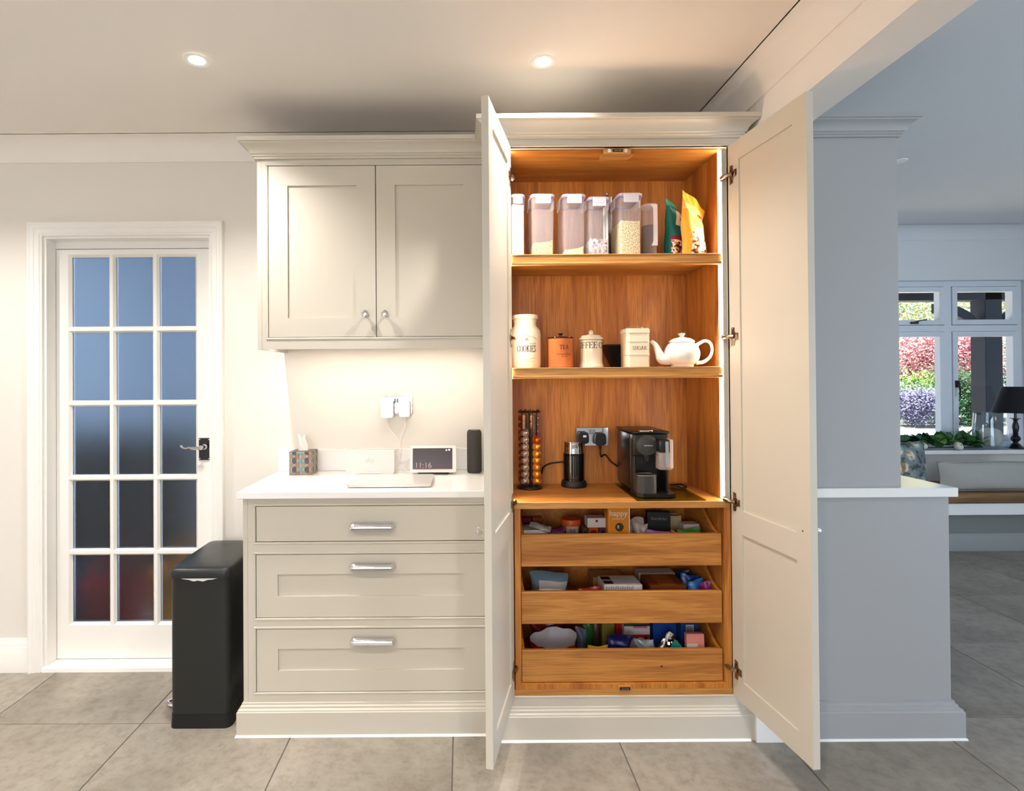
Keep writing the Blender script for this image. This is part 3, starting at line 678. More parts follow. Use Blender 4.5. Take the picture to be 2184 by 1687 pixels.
# the open doors
def larder_door(hx, hy, ang, sgn, Wd=.402):
    """local: x along the width from the hinge, inner face y=0, outer face y=sgn*t"""
    z0, z1 = OZ0 + .002, OZ1 - .003; t = .022
    mb = MB(); st = .062
    ya, yb = (0, t) if sgn > 0 else (-t, 0)
    shaker(mb, 0, Wd, z0, z1, ya, t, st, .072, .076, [(.762, .847)], rec=.006)
    d = mb.build('door', CAB, tc, local=True)
    d.location = (hx - TX0, hy - TY, 0); d.rotation_euler = (0, 0, ang)
    knob(d, Wd - .034, sgn * t, .858, 1, sgn, local=True)
    MB().lathe([(.0032, 0), (.003, -sgn * .0006), (0, -sgn * .0008)], (Wd - .034, 0, .858), 10, ax=1).build('screw_hole', STEEL, d, 40, local=True)
    for zc in (2.066, 1.474, .872, .262):
        h_ = MB(); q = -sgn
        pts = [(-.006, -.034), (.011, -.032), (.013, -.012), (.034, -.012), (.034, .012), (.013, .012), (.011, .032), (-.006, .034)]
        vs = [(.018 + a, q * .0005, zc + b) for a, b in pts] + [(.018 + a, q * .0025, zc + b) for a, b in pts]; n = 8
        h_.add(vs, [tuple(range(n)), tuple(range(n, 2 * n))] + [(i, (i + 1) % n, n + (i + 1) % n, n + i) for i in range(n)])
        h_.lathe([(.016, q * .0025), (.013, q * .004), (.010, q * .004)], (.028, 0, zc), 16, ax=1)
        if sgn > 0:
            h_.tube([(.028, q * .003, zc), (.016, q * .012, zc), (.0, q * .018, zc), (-.020, q * .016, zc)], [.008, .0075, .0075, .007], 8, 4)
            h_.box(-.030, -.012, q * .010 - .006, q * .018 + .006, zc - .011, zc + .011, .002)
        else: h_.tube([(.028, q * .003, zc), (.016, q * .007, zc), (.0, q * .008, zc), (-.012, q * .006, zc)], [.008, .0075, .0075, .007], 8, 4)
        for s_ in (-.027, .027): h_.lathe([(.004, q * .0025), (.003, q * .0036), (0, q * .004)], (.017, 0, zc + s_), 8, ax=1)
        h_.build('hinge', NICKEL, d, 40, local=True)
    return d
larder_door(.9895, 2.096, math.radians(-83.4), 1)
larder_door(.1855, 2.096, math.radians(-104.4), -1)

# ---- dresser in the dining room, seen end on
EY = 2.108
LB = .95
db = thing('dresser_cabinet', 'pale grey base cabinet end panel with skirting in the dining room', 'cabinet', (NX1, EY, 0))
MB().box(NX1 + .001, 1.797, EY, EY + .02, .05, .8805).build('end_panel', DRES, db)
MB().box(NX1 + .001, 1.775, EY + .021, EY + LB, .05, .8805).build('carcass', DRES, db)
for k in range(2): MB().box(1.776, 1.796, EY + .03 + k * .46, EY + .475 + k * .46, .16, .86, .002).build('door', DRES, db)
MB().sweep([(o * 1.45, z * 1.12) for o, z in PLINTH], [(NX1 + .001, EY), (1.797, EY), (1.797, EY + LB)]).build('plinth', DRES, db, 30)
MB().sweep([(.0285, .0), (.034, .0), (.0315, .006), (.0285, .007)], [(NX1 + .001, EY), (1.797, EY), (1.797, EY + LB)]).build('sealant_line', GLOSSW, db)
tag(MB().box(NX1 + .001, 1.816, EY - .022, EY + LB, .8812, .9145, .002).build('dresser_worktop', QUARTZ), 'white quartz worktop on the pale grey dresser base', 'worktop')
du = thing('dresser_cupboard', 'tall pale grey dresser top with crown moulding in the dining room', 'cabinet', (NX1, EY, .915))
MB().box(NX1 + .001, 1.622, EY, EY + .02, .915, 2.212).build('end_panel', DRES, du)
MB().box(NX1 + .001, 1.600, EY + .021, EY + LB, .915, 2.212).build('carcass', DRES, du)
for k in range(2): MB().box(1.601, 1.621, EY + .03 + k * .46, EY + .475 + k * .46, .93, 2.19, .002).build('door', DRES, du)
MB().sweep([(o * .95, z * .97) for o, z in CROWN], [(NX1 + .001, EY, 2.212), (1.622, EY, 2.212), (1.622, EY + LB, 2.212)]).build('crown_moulding', DRES, du, 30)
MB().box(NX1 + .001, 1.622, EY, EY + LB, 2.2125, 2.23).build('top_board', DRES, du)

# ---- recessed downlights
def downlight(x, y, z, label, power, col=(1, .953, .90), spot=True, lamp=None):
    t = thing('downlight', label, 'downlight', (x, y, z), 'recessed ceiling downlights')
    MB().lathe([(.024, -.001), (.030, -.004), (.043, -.005), (.045, -.001)], (x, y, z), 32, capb=False, capt=False).build('trim_ring', GLOSSW, t, 40)
    MB().lathe([(.0, -.0022), (.027, -.0022), (.027, -.0012)], (x, y, z), 24, capb=False).build('lens', lamp or LAMPD, t)
    if spot:
        l = bpy.data.lights.new('downlight_beam', 'SPOT'); l.energy = power; l.color = col; l.spot_size = math.radians(128); l.spot_blend = 1.0; l.shadow_soft_size = .022
        o = bpy.data.objects.new('downlight_beam', l); C.objects.link(o); o.parent = t; o.location = (0, 0, -.012)
    return t
DP = 50
downlight(-.9025, 1.947, CH, 'lit recessed downlight in the kitchen ceiling left of the wall cabinet', DP)
downlight(.2896, 1.970, CH, 'lit recessed downlight in the ceiling above the open larder', DP)
for x, y in ((-2.1, 1.95), (-2.1, .6), (-.9, .6), (.29, .6), (-2.1, -.75), (-.9, -.75), (.29, -.75), (-.9, -2.1), (.29, -2.1)):
    downlight(x, y, CH, 'lit recessed downlight further back in the kitchen ceiling', DP)
pdl = PZ(1916, 343, CH2); DIML = mat('dim_lens', (210, 225, 235), .3)
downlight(pdl.x, pdl.y, CH2, 'unlit recessed downlight in the dining room ceiling', 0, spot=False, lamp=DIML)

# ================================================================== BIN
BXL, BXR, BNY, BFY = -1.128, -.892, 2.178, 2.555
pb = thing('pedal_bin', 'dark charcoal slim pedal bin standing between the glazed door and the drawer unit', 'bin', ((BXL + BXR) / 2, (BNY + BFY) / 2, 0))
bcx, bcy = (BXL + BXR) / 2, (BNY + BFY) / 2; bw, bdp = BXR - BXL, BFY - BNY
def rbox(mb, w0, d0, w1, d1, z0, z1, r=.03, cx=bcx, cy=bcy, n=5):
    a = rrect(w0, d0, r, n); b = rrect(w1, d1, r, n); k = len(a)
    mb.add([(cx + p[0], cy + p[1], z0) for p in a] + [(cx + p[0], cy + p[1], z1) for p in b], [tuple(range(k)), tuple(range(k, 2 * k))] + [(i, (i + 1) % k, k + (i + 1) % k, k + i) for i in range(k)])
mb = MB(); rbox(mb, bw, bdp, bw - .004, bdp - .004, 0, .052, .026); mb.build('base_ring', BINB, pb, 40)
mb = MB(); rbox(mb, bw - .006, bdp - .006, bw - .006, bdp - .006, .0525, .572, .026); mb.build('bin_body', BINM, pb, 40)
def lidf(u, v):
    k = 24; a = rrect(bw + .006, bdp + .006, .030, 5); p = a[int(round(u * k)) % k]
    s_ = [1, 1, .985, .94, .86, .6, .25, 0][int(round(v * 7))]; h = [0, .018, .028, .034, .037, .039, .0405, .041][int(round(v * 7))]
    return (bcx + p[0] * s_, bcy + p[1] * s_, .5735 + h + .004 * (p[1] * s_ / bdp + .5) * min(1, v * 3))
mb = MB(); mb.grid(lidf, 24, 8, True); mb.build('lid', BINM, pb, 60)
LINER = mat('bin_liner', (226, 224, 220), .5)
mb = MB()
mb.grid(lambda u, v: (bcx - .07 + .14 * u, BNY + .0015 - .0015 * math.sin(PI * u), .5705 - v * .010 * math.sin(PI * u) * (1 + .2 * math.sin(23 * u)) + .0005), 24, 3); mb.build('bin_liner', LINER, pb, 60)
mb = MB().box(BXL - .06, BXL - .001, 2.31, 2.36, .006, .016, .004); mb.tube([(BXL, 2.33, .014), (BXL - .05, 2.31, .014), (BXL - .082, 2.335, .014), (BXL - .05, 2.36, .014), (BXL, 2.345, .014)], .007, 8, 5); mb.build('pedal', CHROME, pb, 40)

# ================================================================== WORKTOP ITEMS
ZW = .9102
# tissue box
tx0_, tx1_ = -.7585, -.6600; ty_, td_ = 2.494, .100; th_ = .1015
tb = thing('tissue_box', 'cube tissue box printed with grey, teal and copper leaves on the worktop', 'tissue box', ((tx0_ + tx1_) / 2, ty_, ZW))
KRAFT = mat('box_card', (128, 116, 106), .6, var=.05)
MB().box(tx0_, tx1_, ty_, ty_ + td_, ZW, ZW + th_, .001).build('carton', KRAFT, tb)
LC = [mat('leaf_teal', (112, 150, 156), .6), mat('leaf_slate', (84, 82, 98), .6), mat('leaf_copper', (146, 112, 88), .6), mat('leaf_grey', (150, 142, 128), .6)]
LN = mat('leaf_line', (214, 200, 176), .5)
prints = [MB() for _ in range(5)]
def leafshape(side, ca, cz, hw, hh, k):
    oc = [(0, hh), (hw * .75, hh * .45), (hw, 0), (hw * .75, -hh * .45), (0, -hh), (-hw * .75, -hh * .45), (-hw, 0), (-hw * .75, hh * .45)]
    for s_, mbx, off in ((1.0, prints[4], .0004), (.88, prints[k], .0007)):
        pts = []
        for a, b in oc:
            aa = min(max(ca + a * s_, 0), .0985); bb = min(max(cz + b * s_, .0), th_)
            pts.append((tx0_ + aa, ty_ - off, ZW + bb) if side == 0 else (tx1_ + off, ty_ + min(aa, td_), ZW + bb))
        mbx.add(pts, [tuple(range(8))])
    if k in (0, 2):
        q = []
        for a, b in ((-.0004, -hh * .8), (.0004, -hh * .8), (.0004, hh * .8), (-.0004, hh * .8)):
            aa = min(max(ca + a, 0), .0985); bb = min(max(cz + b, 0), th_); q.append((tx0_ + aa, ty_ - .001, ZW + bb) if side == 0 else (tx1_ + .001, ty_ + min(aa, td_), ZW + bb))
        prints[4].add(q, [(0, 1, 2, 3)])
for side in (0, 1):
    for cidx in range(8):
        for ridx in range(5):
            ca = .008 + cidx * .0138; cz = .004 + ridx * .0385 + (.0192 if cidx % 2 else 0)
            k = [3, 1, 2, 0][cidx % 4]
            if ca < .1 and cz < .11: leafshape(side, ca, cz, .0128, .0185, k)
for k in range(5): prints[k].build('leaf_print', LC[k] if k < 4 else LN, tb, norm=False)['kind'] = 'stuff'
TIS = mat('tissue_paper', (250, 248, 244), .9, bump=.1)
mb = MB()
tcx = (tx0_ + tx1_) / 2 - .002
def tis(u, v):
    a = 2 * PI * u; r = .020 * (1 - .25 * v) + .005 * math.sin(3 * a + 4 * v) * (.3 + v); 
    return (tcx + r * math.cos(a) * (1.1 - .15 * v) + .008 * v * math.sin(a * 2) - .008 * v, ty_ + .05 + r * .55 * math.sin(a), ZW + th_ - .004 + v * (.066 + .010 * math.sin(2 * a + 1)))
mb.grid(tis, 36, 10, True); mb.build('tissue', TIS, tb, 70)

# broadband hub
hb = thing('broadband_hub', 'white upright broadband hub against the upstand behind the laptop', 'router', (-.41, 2.53, ZW))
mb = MB(); mb.prism([(x_ - .4085, z_ + ZW + .0505) for x_, z_ in rrect(.214, .101, .008)], 1, 2.512, 2.548); mb.build('casing', WHITEP, hb, 30)
MB().box(-.46, -.357, 2.505, 2.556, ZW, ZW + .006, .002).build('stand', WHITEP, hb)
letter_flat('lettering', text2d('sky', .030), hb, -.4085, 2.5115, ZW + .050, mat('embossed_white', (222, 216, 210), .4))
letter_flat('status_marks', text2d('. . . .', .012), hb, -.4085, 2.5115, ZW + .012, mat('embossed_white', (222, 216, 210), .4))

# laptop
LAPM = mat('laptop_aluminium', (222, 218, 212), .3, .35, var=.02)
lp = thing('laptop', 'closed silver laptop lying on the worktop', 'laptop', (-.29, 2.3, ZW))
lc_ = [PZ(739.5, 1040.5, ZW), PZ(918.7, 1039, ZW), PZ(923, 1010.5, ZW + .016), PZ(751, 1012, ZW + .016)]
lx0, lx1, ly0, ly1 = -.4475, -.1205, 2.186, 2.405
for nm, z0, z1, b_, m_ in (('laptop_base', .0025, .0085, .0025, LAPM), ('laptop_lid', .0090, .0152, .002, LAPM)):
    mb = MB(); mb.prism([(x_ + (lx0 + lx1) / 2, y_ + (ly0 + ly1) / 2) for x_, y_ in rrect(lx1 - lx0 - (.004 if z0 < .005 else 0), ly1 - ly0 - (.004 if z0 < .005 else 0), .012)], 2, ZW + z0, ZW + z1); mb.build(nm, m_, lp, 30)
mb = MB(); cx_, cy_ = (lx0 + lx1) / 2, (ly0 + ly1) / 2
ap = [(.0, .014), (.010, .018), (.019, .012), (.020, -.002), (.012, -.017), (.004, -.018), (0, -.016), (-.004, -.018), (-.012, -.017), (-.020, -.002), (-.019, .012), (-.010, .018)]
mb.add([(cx_ + a, cy_ + b, ZW + .0154) for a, b in ap], [tuple(range(12))]); mb.add([(cx_ + a, cy_ + b, ZW + .0154) for a, b in ((.001, .020), (.009, .029), (.010, .024), (.004, .020))], [(0, 1, 2, 3)]); mb.build('fruit_emblem', WHITEP, lp)
for sx_ in (lx0 + .03, lx1 - .03):
    for sy_ in (ly0 + .03, ly1 - .03): MB().lathe([(.007, 0), (.007, .0025)], (sx_, sy_, ZW), 12).build('rubber_foot', BLACKM, lp)

# smart display
sd_ = thing('smart_display', 'white smart display showing the time beside the dark cylindrical speaker', 'smart display', (-.128, 2.5, ZW))
T_ = Matrix.Translation((-.128, 2.478, ZW + .0095)) @ Matrix.Rotation(math.radians(-10), 4, 'X')
mb = MB(); mb.prism([(x_, z_ + .058) for x_, z_ in rrect(.201, .116, .008)], 1, 0, .010); mb.xf(T_); bz_ = mb.build('bezel', WHITEP, sd_, 30)
mb = MB(); mb.prism([(-.09, .0), (.09, .0), (.06, .085), (-.06, .085)], 1, .0105, .045); mb.xf(T_); mb.build('speaker_back', WHITEP, sd_, 30)
MB().box(-.195, -.06, 2.482, 2.535, ZW, ZW + .008, .002).build('foot', BLACKM, sd_)
SCR = mat('screen_glass', (40, 30, 30), .25, var=0, emit=(52, 34, 32), es=.6)
mb = MB().box(-.089, .084, -.0012, -.0002, .0135, .1045); mb.xf(T_); mb.build('screen', SCR, bz_)
SCT = mat('screen_text', (150, 130, 126), .5, var=0, emit=(130, 112, 108), es=.7); SCW = mat('screen_white', (235, 232, 230), .5, var=0, emit=(230, 226, 222), es=.9); SCO = mat('screen_orange', (110, 48, 14), .5, var=0, emit=(118, 52, 16), es=.8)
def scr(name, vf, x, z, m_): letter_flat(name, vf, bz_, x, -.0015, z, m_, T_)
scr('clock_digits', text2d('11:16', .034, 'LEFT'), -.081, .020, SCT)
scr('weather_line', merge2d((text2d('o', .008, 'LEFT'), 0, 0), (text2d('Partly cloudy', .006, 'LEFT'), .014, 0)), -.079, .049, mat('screen_dim', (90, 76, 74), .5, emit=(84, 70, 68), es=.6))
mb = MB().box(-.089, .084, -.0015, -.0013, .0136, .0165); mb.xf(T_); mb.build('screen_glow_bar', SCO, bz_)
mb = MB(); mb.lathe([(0, -.0016), (.0032, -.0016)], (.058, 0, .096), 12, ax=1); mb.lathe([(0, -.0016), (.0045, -.0016)], (.070, 0, .097), 12, ax=1, sy=.8); mb.xf(T_); mb.build('status_icons', SCW, bz_, norm=False)

# cylinder speaker
sp = thing('cylinder_speaker', 'dark grey fabric cylindrical speaker at the right end of the worktop', 'speaker', (.053, 2.53, ZW))
FAB = mat('speaker_fabric', (62, 60, 57), .85, var=.15, scale=400, bump=.4, bscale=900)
mb = MB().lathe([(.028, 0), (.0315, .004), (.0325, .012), (.0325, .172), (.031, .182), (.028, .186)], (.053, 2.53, ZW), 36); mb.build('fabric_body', FAB, sp, 40)
MB().lathe([(.028, .1862), (.027, .1885), (.016, .1868), (0, .1866)], (.053, 2.53, ZW), 36).build('top_cap', BLACKM, sp, 40)
MB().lathe([(.0162, .1869), (.0152, .1874), (0, .1874)], (.053, 2.53, ZW), 24).build('control_ring', STEEL, sp, 40)

# double socket, chargers and white leads
WS = WY - .0005
so0, so1 = PY(811, 884, WY), PY(880, 845, WY)
wsk = thing('wall_socket', 'chrome double wall socket above the worktop with two white chargers', 'socket', ((so0.x + so1.x) / 2, WY, so0.z))
MB().box(so0.x, so1.x, WY - .007, WS, so0.z, so1.z, .002).build('faceplate', CHROME, wsk)
scx = (so0.x + so1.x) / 2
for s_ in (-.006, .006): MB().box(scx + s_ - .0045, scx + s_ + .0045, WY - .0105, WY - .007, so1.z - .030, so1.z - .010, .001).build('rocker_switch', BLACKG, wsk)
MB().box(scx - .013, scx + .013, WY - .009, WY - .007, so0.z + .008, so0.z + .032, .001).build('usb_panel', STEEL, wsk)
for s_ in (-.07, .07): MB().lathe([(.003, 0), (0, -.001)], (scx + s_, WY - .007, (so0.z + so1.z) / 2), 10, ax=1).build('screw', STEEL, wsk)
def charger(x0, x1, yt, yb, label, zlead):
    a, b = PY(x0, yb, WY - .03), PY(x1, yt, WY - .03); t = thing('charger_plug', label, 'charger', ((a.x + b.x) / 2, WY - .02, a.z), 'white charger plugs in the chrome socket')
    mb = MB(); mb.prism([(x_ + (a.x + b.x) / 2, z_ + (a.z + b.z) / 2) for x_, z_ in rrect(b.x - a.x, b.z - a.z, .010)], 1, WY - .046, WY - .0115); mb.build('plug_body', WHITEP, t, 30)
    MB().lathe([(.0045, 0), (.0035, -.018), (.002, -.022)], ((a.x + b.x) / 2, WY - .028, a.z), 10).build('strain_relief', WHITEP, t, 40)
    return Vector(((a.x + b.x) / 2, WY - .028, a.z - .02)), t
c1, ch1 = charger(813.5, 839, 855, 891, 'larger rounded white charger plugged in the chrome wall socket', 0)
c2, ch2 = charger(852, 874, 855, 889, 'slimmer white charger plugged in the chrome wall socket', 0)
LEAD = mat('white_cable', (240, 236, 230), .4)
MB().tube([c1, c1 + Vector((.008, -.002, -.03)), PY(846, 935, 2.585), PY(853, 960, 2.58), PY(851, 985, 2.57), PY(845, 1000, 2.565), PZ(849, 1010, ZW + .003), PZ(862, 1011, ZW + .003)], .0018, 6, 6).build('cable', LEAD, ch1, 50)
MB().tube([c2, c2 + Vector((.001, -.002, -.03)), PY(856, 930, 2.588), PY(852, 955, 2.588), PY(850, 970, 2.586), PY(858, 962, 2.58), PY(872, 962, 2.575), PY(884, 972, 2.57), PY(866, 985, 2.572), PY(864, 1000, 2.57), PZ(874, 1007, ZW + .004)], .0018, 6, 6).build('cable', LEAD, ch2, 50)

# ================================================================== LARDER: TOP SHELF
Z1, Z2, Z3 = 1.7903, 1.3663, .8683
OATS = speckle('oat_flakes', [(.35, (120, 84, 40)), (.5, (190, 154, 96)), (.65, (224, 196, 146))], 170, .8, .8)
FLOUR = mat('pale_flour', (206, 182, 140), .9, var=.04, scale=60)
CHIPS = speckle('grey_wrapped_sweets', [(.2, (90, 88, 94)), (.5, (160, 154, 158)), (.8, (186, 180, 184))], 120, .4, .8, 'voronoi')
RICE = speckle('rice_grain', [(.38, (120, 104, 56)), (.5, (190, 176, 120)), (.62, (222, 212, 164))], 230, .7, .8)
MILKW = mat('white_filling', (250, 248, 244), .7)
def container(label, x0, x1, xt, ytop, yf, fill, fm, dep=.15, tilt=0):
    """tall clip-lid box: x0,x1 front body edges in px, ytop lid top in px, fill = content height"""
    a = XA(x0, 520, yf); b = XA(x1, 520, yf); zt = ZA((x0 + x1) / 2, ytop, yf); wd = b - a; cx = (a + b) / 2; cy = yf + dep / 2
    t = thing('food_container', label, 'container', (cx, cy, Z1), 'clip-lid food containers on the top shelf')
    h = zt - Z1
    mb = MB(); mb.grid(lambda u, v: (cx + rrect(wd * (.97 + .05 * v), dep * (.97 + .05 * v), .012, 4)[int(round(u * 20)) % 20][0], cy + rrect(wd * (.97 + .05 * v), dep * (.97 + .05 * v), .012, 4)[int(round(u * 20)) % 20][1], Z1 + .001 + v * (h - .018)), 20, 6, True)
    mb.add([(cx + p[0] * .97, cy + p[1] * .97, Z1 + .001) for p in rrect(wd, dep, .012, 4)], [tuple(range(20))])
    mb.build('tub', BODYP, t, 40)
    g = MB(); k = rrect(wd * 1.05, dep * 1.05, .013, 4); g.tube([(cx + p[0], cy + p[1], zt - .015) for p in k], .0026, 6, 0, True); g.build('gasket', LAVG, t, 40)
    ld = MB(); k = rrect(wd * 1.12, dep * 1.08, .016, 4)
    ld.prism([(cx + p[0], cy + p[1]) for p in k], 2, zt - .012, zt - .004); ld.prism([(cx + p[0] * .9, cy + p[1] * .93) for p in k], 2, zt - .004, zt)
    ld = ld.build('lid', FROSTP, t, 30)
    cl_ = MB().box(cx - wd * .34, cx + wd * .34, cy - dep * .54 - .006, cy - dep * .54 - .002, zt - .040, zt - .006, .0015); cl_.box(cx - wd * .18, cx + wd * .18, cy - dep * .54 - .008, cy - dep * .54 - .006, zt - .028, zt - .024, .0008); cl_.build('clip', FROSTP, ld, 30)
    for s_ in (-1, 1): MB().box(cx + s_ * (wd * .56 + .001) - .002, cx + s_ * (wd * .56 + .001) + .002, cy - .03, cy + .03, zt - .045, zt - .006, .001).build('clip', FROSTP, ld)
    if fill:
        f = MB(); k = rrect(wd * .93, dep * .93, .010, 4); n = 20; top = []
        zt2 = Z1 + .002 + fill
        f.grid(lambda u, v: ((cx + k[int(round(u * 20)) % 20][0], cy + k[int(round(u * 20)) % 20][1], Z1 + .0025 + (fill + tilt * k[int(round(u * 20)) % 20][0] + .003 * math.sin(7 * u * PI)) * v)), 20, 2, True)
        f.add([(cx + p[0], cy + p[1], Z1 + .0025 + fill + tilt * p[0] + .003 * math.sin(7 * (i / 20) * PI)) for i, p in enumerate(k)] + [(cx, cy, zt2 + .006)], [(i, (i + 1) % 20, 20) for i in range(20)])
        f.build('contents', fm, t, 50)
    return t
BODYP = mat('tub_plastic', (246, 240, 246), .14, var=0, alpha=.17)
yf1 = 2.19
container('clip-lid container filled to the top with white powder at the shelf end', 1091, 1119, 0, 413.5, yf1, .205, MILKW)
container('clip-lid container holding a little pale oat muesli', 1135, 1182, 0, 413, yf1, .060, OATS, tilt=.15)
container('clip-lid container almost empty with a thin layer of flour', 1202, 1248, 0, 413, yf1, .034, FLOUR, tilt=.2)
container('clip-lid container holding grey wrapped sweets beside the rice container', 1257, 1299, 0, 419, yf1 + .002, .072, CHIPS, dep=.12)
container('clip-lid container more than half full of rice', 1322, 1369, 0, 411, yf1, .140, RICE)
# lidded jug with handle
jx0, jx1 = XA(1374, 500, 2.24), XA(1407, 500, 2.24); jc = (jx0 + jx1) / 2; jt = ZA(1392, 434, 2.24); jr = (jx1 - jx0) / 2
jg = thing('dispenser_jug', 'clear lidded dispenser jug with a white handle beside the rice container', 'jug', (jc, 2.27, Z1))
MB().lathe([(jr * .9, 0), (jr * .93, .01), (jr * 1.0, jt - Z1 - .012)], (jc, 2.27, Z1 + .001), 28, capt=False).build('jug_body', BODYP, jg, 40)
MB().lathe([(jr * 1.02, jt - Z1 - .0115), (jr * 1.05, jt - Z1 - .006), (jr, jt - Z1), (0, jt - Z1 + .001)], (jc, 2.27, Z1 + .001), 28).build('jug_lid', FROSTP, jg, 40)
MB().lathe([(jr * .86, 0), (jr * .92, (jt - Z1) * .62), (0, (jt - Z1) * .66)], (jc, 2.27, Z1 + .002), 24).build('contents', mat('dark_seeds', (70, 56, 52), .8, var=.2, scale=90), jg, 40)
MB().prism([(jc - .004, Z1 + .055), (jc + .020, Z1 + .055), (jc + .020, jt - .006), (jc - .008, jt - .006), (jc + .004, jt - .02), (jc + .004, Z1 + .075)], 1, 2.27 - jr - .008, 2.27 - jr - .001).build('handle', FROSTP, jg)
# small steel finial poking up behind
kp = PY(1294, 412, 2.40)
st_ = thing('steel_canister', 'steel canister with a small round lid knob standing behind the containers', 'canister', (kp.x, 2.40, Z1))
MB().lathe([(.03, 0), (.032, .004), (.032, kp.z - Z1 - .034)], (kp.x, 2.40, Z1 + .001), 24).build('canister_body', STEEL, st_, 40)
MB().lathe([(.033, kp.z - Z1 - .0335), (.033, kp.z - Z1 - .026), (.005, kp.z - Z1 - .012), (.004, kp.z - Z1 - .006), (.007, kp.z - Z1), (0, kp.z - Z1 + .005)], (kp.x, 2.40, Z1 + .001), 24).build('canister_lid', STEEL, st_, 40)

def pouch(name, label, cat, x, y, z, wd, h, dep, m, rot=0, lean=0, top=.10, wr=.006, seed=1, ptop=None, group=None, slump=0, slant=0):
    """soft bag: bulging body, crimped flat top; local coords, front faces -Y"""
    rr = random.Random(seed); ph = [rr.uniform(0, 6) for _ in range(6)]
    t = thing(name, label, cat, (x, y, z), group)
    def fn(side):
        def f(u, v):
            e = math.sin(PI * u) ** .55 if 0 < u < 1 else 0
            th = dep / 2 * e * (1 - max(0, (v - (1 - top * 3)) / (top * 3)) ** 1.6) * (.78 + .22 * math.sin(PI * min(1, v * 1.6)))
            if v < .03: th *= .92
            wob = wr * (math.sin(9 * u + 5 * v + ph[0]) * .6 + math.sin(15 * v + 4 * u + ph[1]) * .5) * e
            xx = (u - .5) * wd * (1 - .10 * math.sin(PI * v) + .05 * v) + wr * .6 * math.sin(7 * v + ph[2])
            yy = side * th + wob * (1 if v > .05 else 0) + lean * v * v + slump * math.sin(PI * v)
            zz = v * h * (1 - .06 * math.sin(PI * u + ph[3]) * v) + slant * (u - .5) * v * v
            return (xx, yy, zz + .0005)
        return f
    mb = MB(); mb.grid(fn(-1), 16, 22); mb.grid(fn(1), 16, 22)
    bmesh.ops.remove_doubles(mb.bm, verts=mb.bm.verts, dist=.0006)
    mb.build('bag', m, t, 60, local=True)
    if ptop is not None:
        mb = MB(); f0 = fn(-1); f1 = fn(1)
        mb.grid(lambda u, v: tuple(Vector(f0(u, 1 - top * (1 - v))) + Vector((0, -.0012, 0))), 16, 5); mb.grid(lambda u, v: tuple(Vector(f1(u, 1 - top * (1 - v))) + Vector((0, .0012, 0))), 16, 5)
        mb.build('top_seal', ptop, t, 60, local=True)
    t.rotation_euler = (0, 0, rot)
    return t, fn
def patch(t, fn, name, m, u0, u1, v0, v1, off=.001, n=8):
    mb = MB(); f = fn(-1); mb.grid(lambda u, v: tuple(Vector(f(u0 + (u1 - u0) * u, v0 + (v1 - v0) * v)) + Vector((0, -off, 0))), n, n); return mb.build(name, m, t, 60, local=True)
TEALP = mat('teal_foil_pack', (24, 116, 104), .35, var=.1)
CEREAL = speckle('granola_print', [(.2, (60, 20, 24)), (.42, (196, 92, 40)), (.62, (244, 214, 170)), (.85, (255, 244, 222))], 110, .4, 0, 'voronoi')
YELP = mat('yellow_foil_pack', (236, 158, 24), .32, var=.08)
PEACH = mat('peach_foil_pack', (246, 190, 112), .3, var=.08)
CREAMP = mat('cream_print', (240, 214, 168), .4)
MAROON = mat('maroon_print', (134, 20, 52), .4)
g0 = PY(1444, 536, 2.27); t, f = pouch('cereal_bag', 'teal granola bag with a crimped top leaning on the yellow bag', 'food bag', g0.x - .002, 2.30, Z1, .085, .225, .075, TEALP, rot=.45, seed=3, slant=-.05, ptop=mat('mint_seal', (70, 176, 150), .35))
patch(t, f, 'granola_picture', CEREAL, .1, .95, .03, .36); patch(t, f, 'colour_band', MAROON, .08, .96, .36, .43, .0012); patch(t, f, 'cream_panel', CREAMP, .35, .98, .62, .84, .0011)
patch(t, f, 'print_lines', INKB, .5, .9, .70, .74, .0016)
g1 = PY(1481, 536, 2.21); t, f = pouch('cereal_bag', 'yellow and peach granola bag with a folded pointed top', 'food bag', g1.x, 2.225, Z1,   .098, .228, .085, PEACH, rot=.30, seed=8, slant=-.05, ptop=YELP, top=.15, wr=.009)
patch(t, f, 'granola_picture', CEREAL, .12, .92, .02, .40); patch(t, f, 'white_swirl', mat('white_print', (252, 246, 234), .4), .40, .72, .10, .50, .0014); patch(t, f, 'side_stripe', YELP, .0, .16, .05, .75, .0012); patch(t, f, 'print_lines', ORNGC, .5, .85, .66, .71, .0013)
mb = MB()

# ================================================================== LARDER: MIDDLE SHELF
Ym = 2.20
# cookie jar
cyj = 2.258; ck = XA(1119.8, 745, cyj); cr_ = XA(1153.5, 750, cyj) - ck
cj = thing('cookie_jar', 'cream ceramic COOKIES jar with a flat lid', 'jar', (ck, cyj, Z2))
zs_ = lambda y: ZA(1118, y, cyj) - Z2
MB().lathe([(cr_ * .94, 0), (cr_, .008), (cr_, zs_(716)), (cr_ * .97, zs_(708)), (cr_ * .86, zs_(701)), (cr_ * .74, zs_(697)), (cr_ * .70, zs_(691)), (cr_ * .74, zs_(686)), (cr_ * .76, zs_(683))], (ck, cyj, Z2 + .001), 48).build('jar_body', CREAMC, cj, 40)
MB().lathe([(cr_ * .76, zs_(682.6)), (cr_ * .82, zs_(681.5)), (cr_ * .83, zs_(677)), (cr_ * .80, zs_(673.5)), (cr_ * .4, zs_(671.5)), (0, zs_(671))], (ck, cyj, Z2 + .001), 48).build('jar_lid', CREAMC, cj, 40)
rj = cr_ + .0004; zc = Z2 + zs_(746)
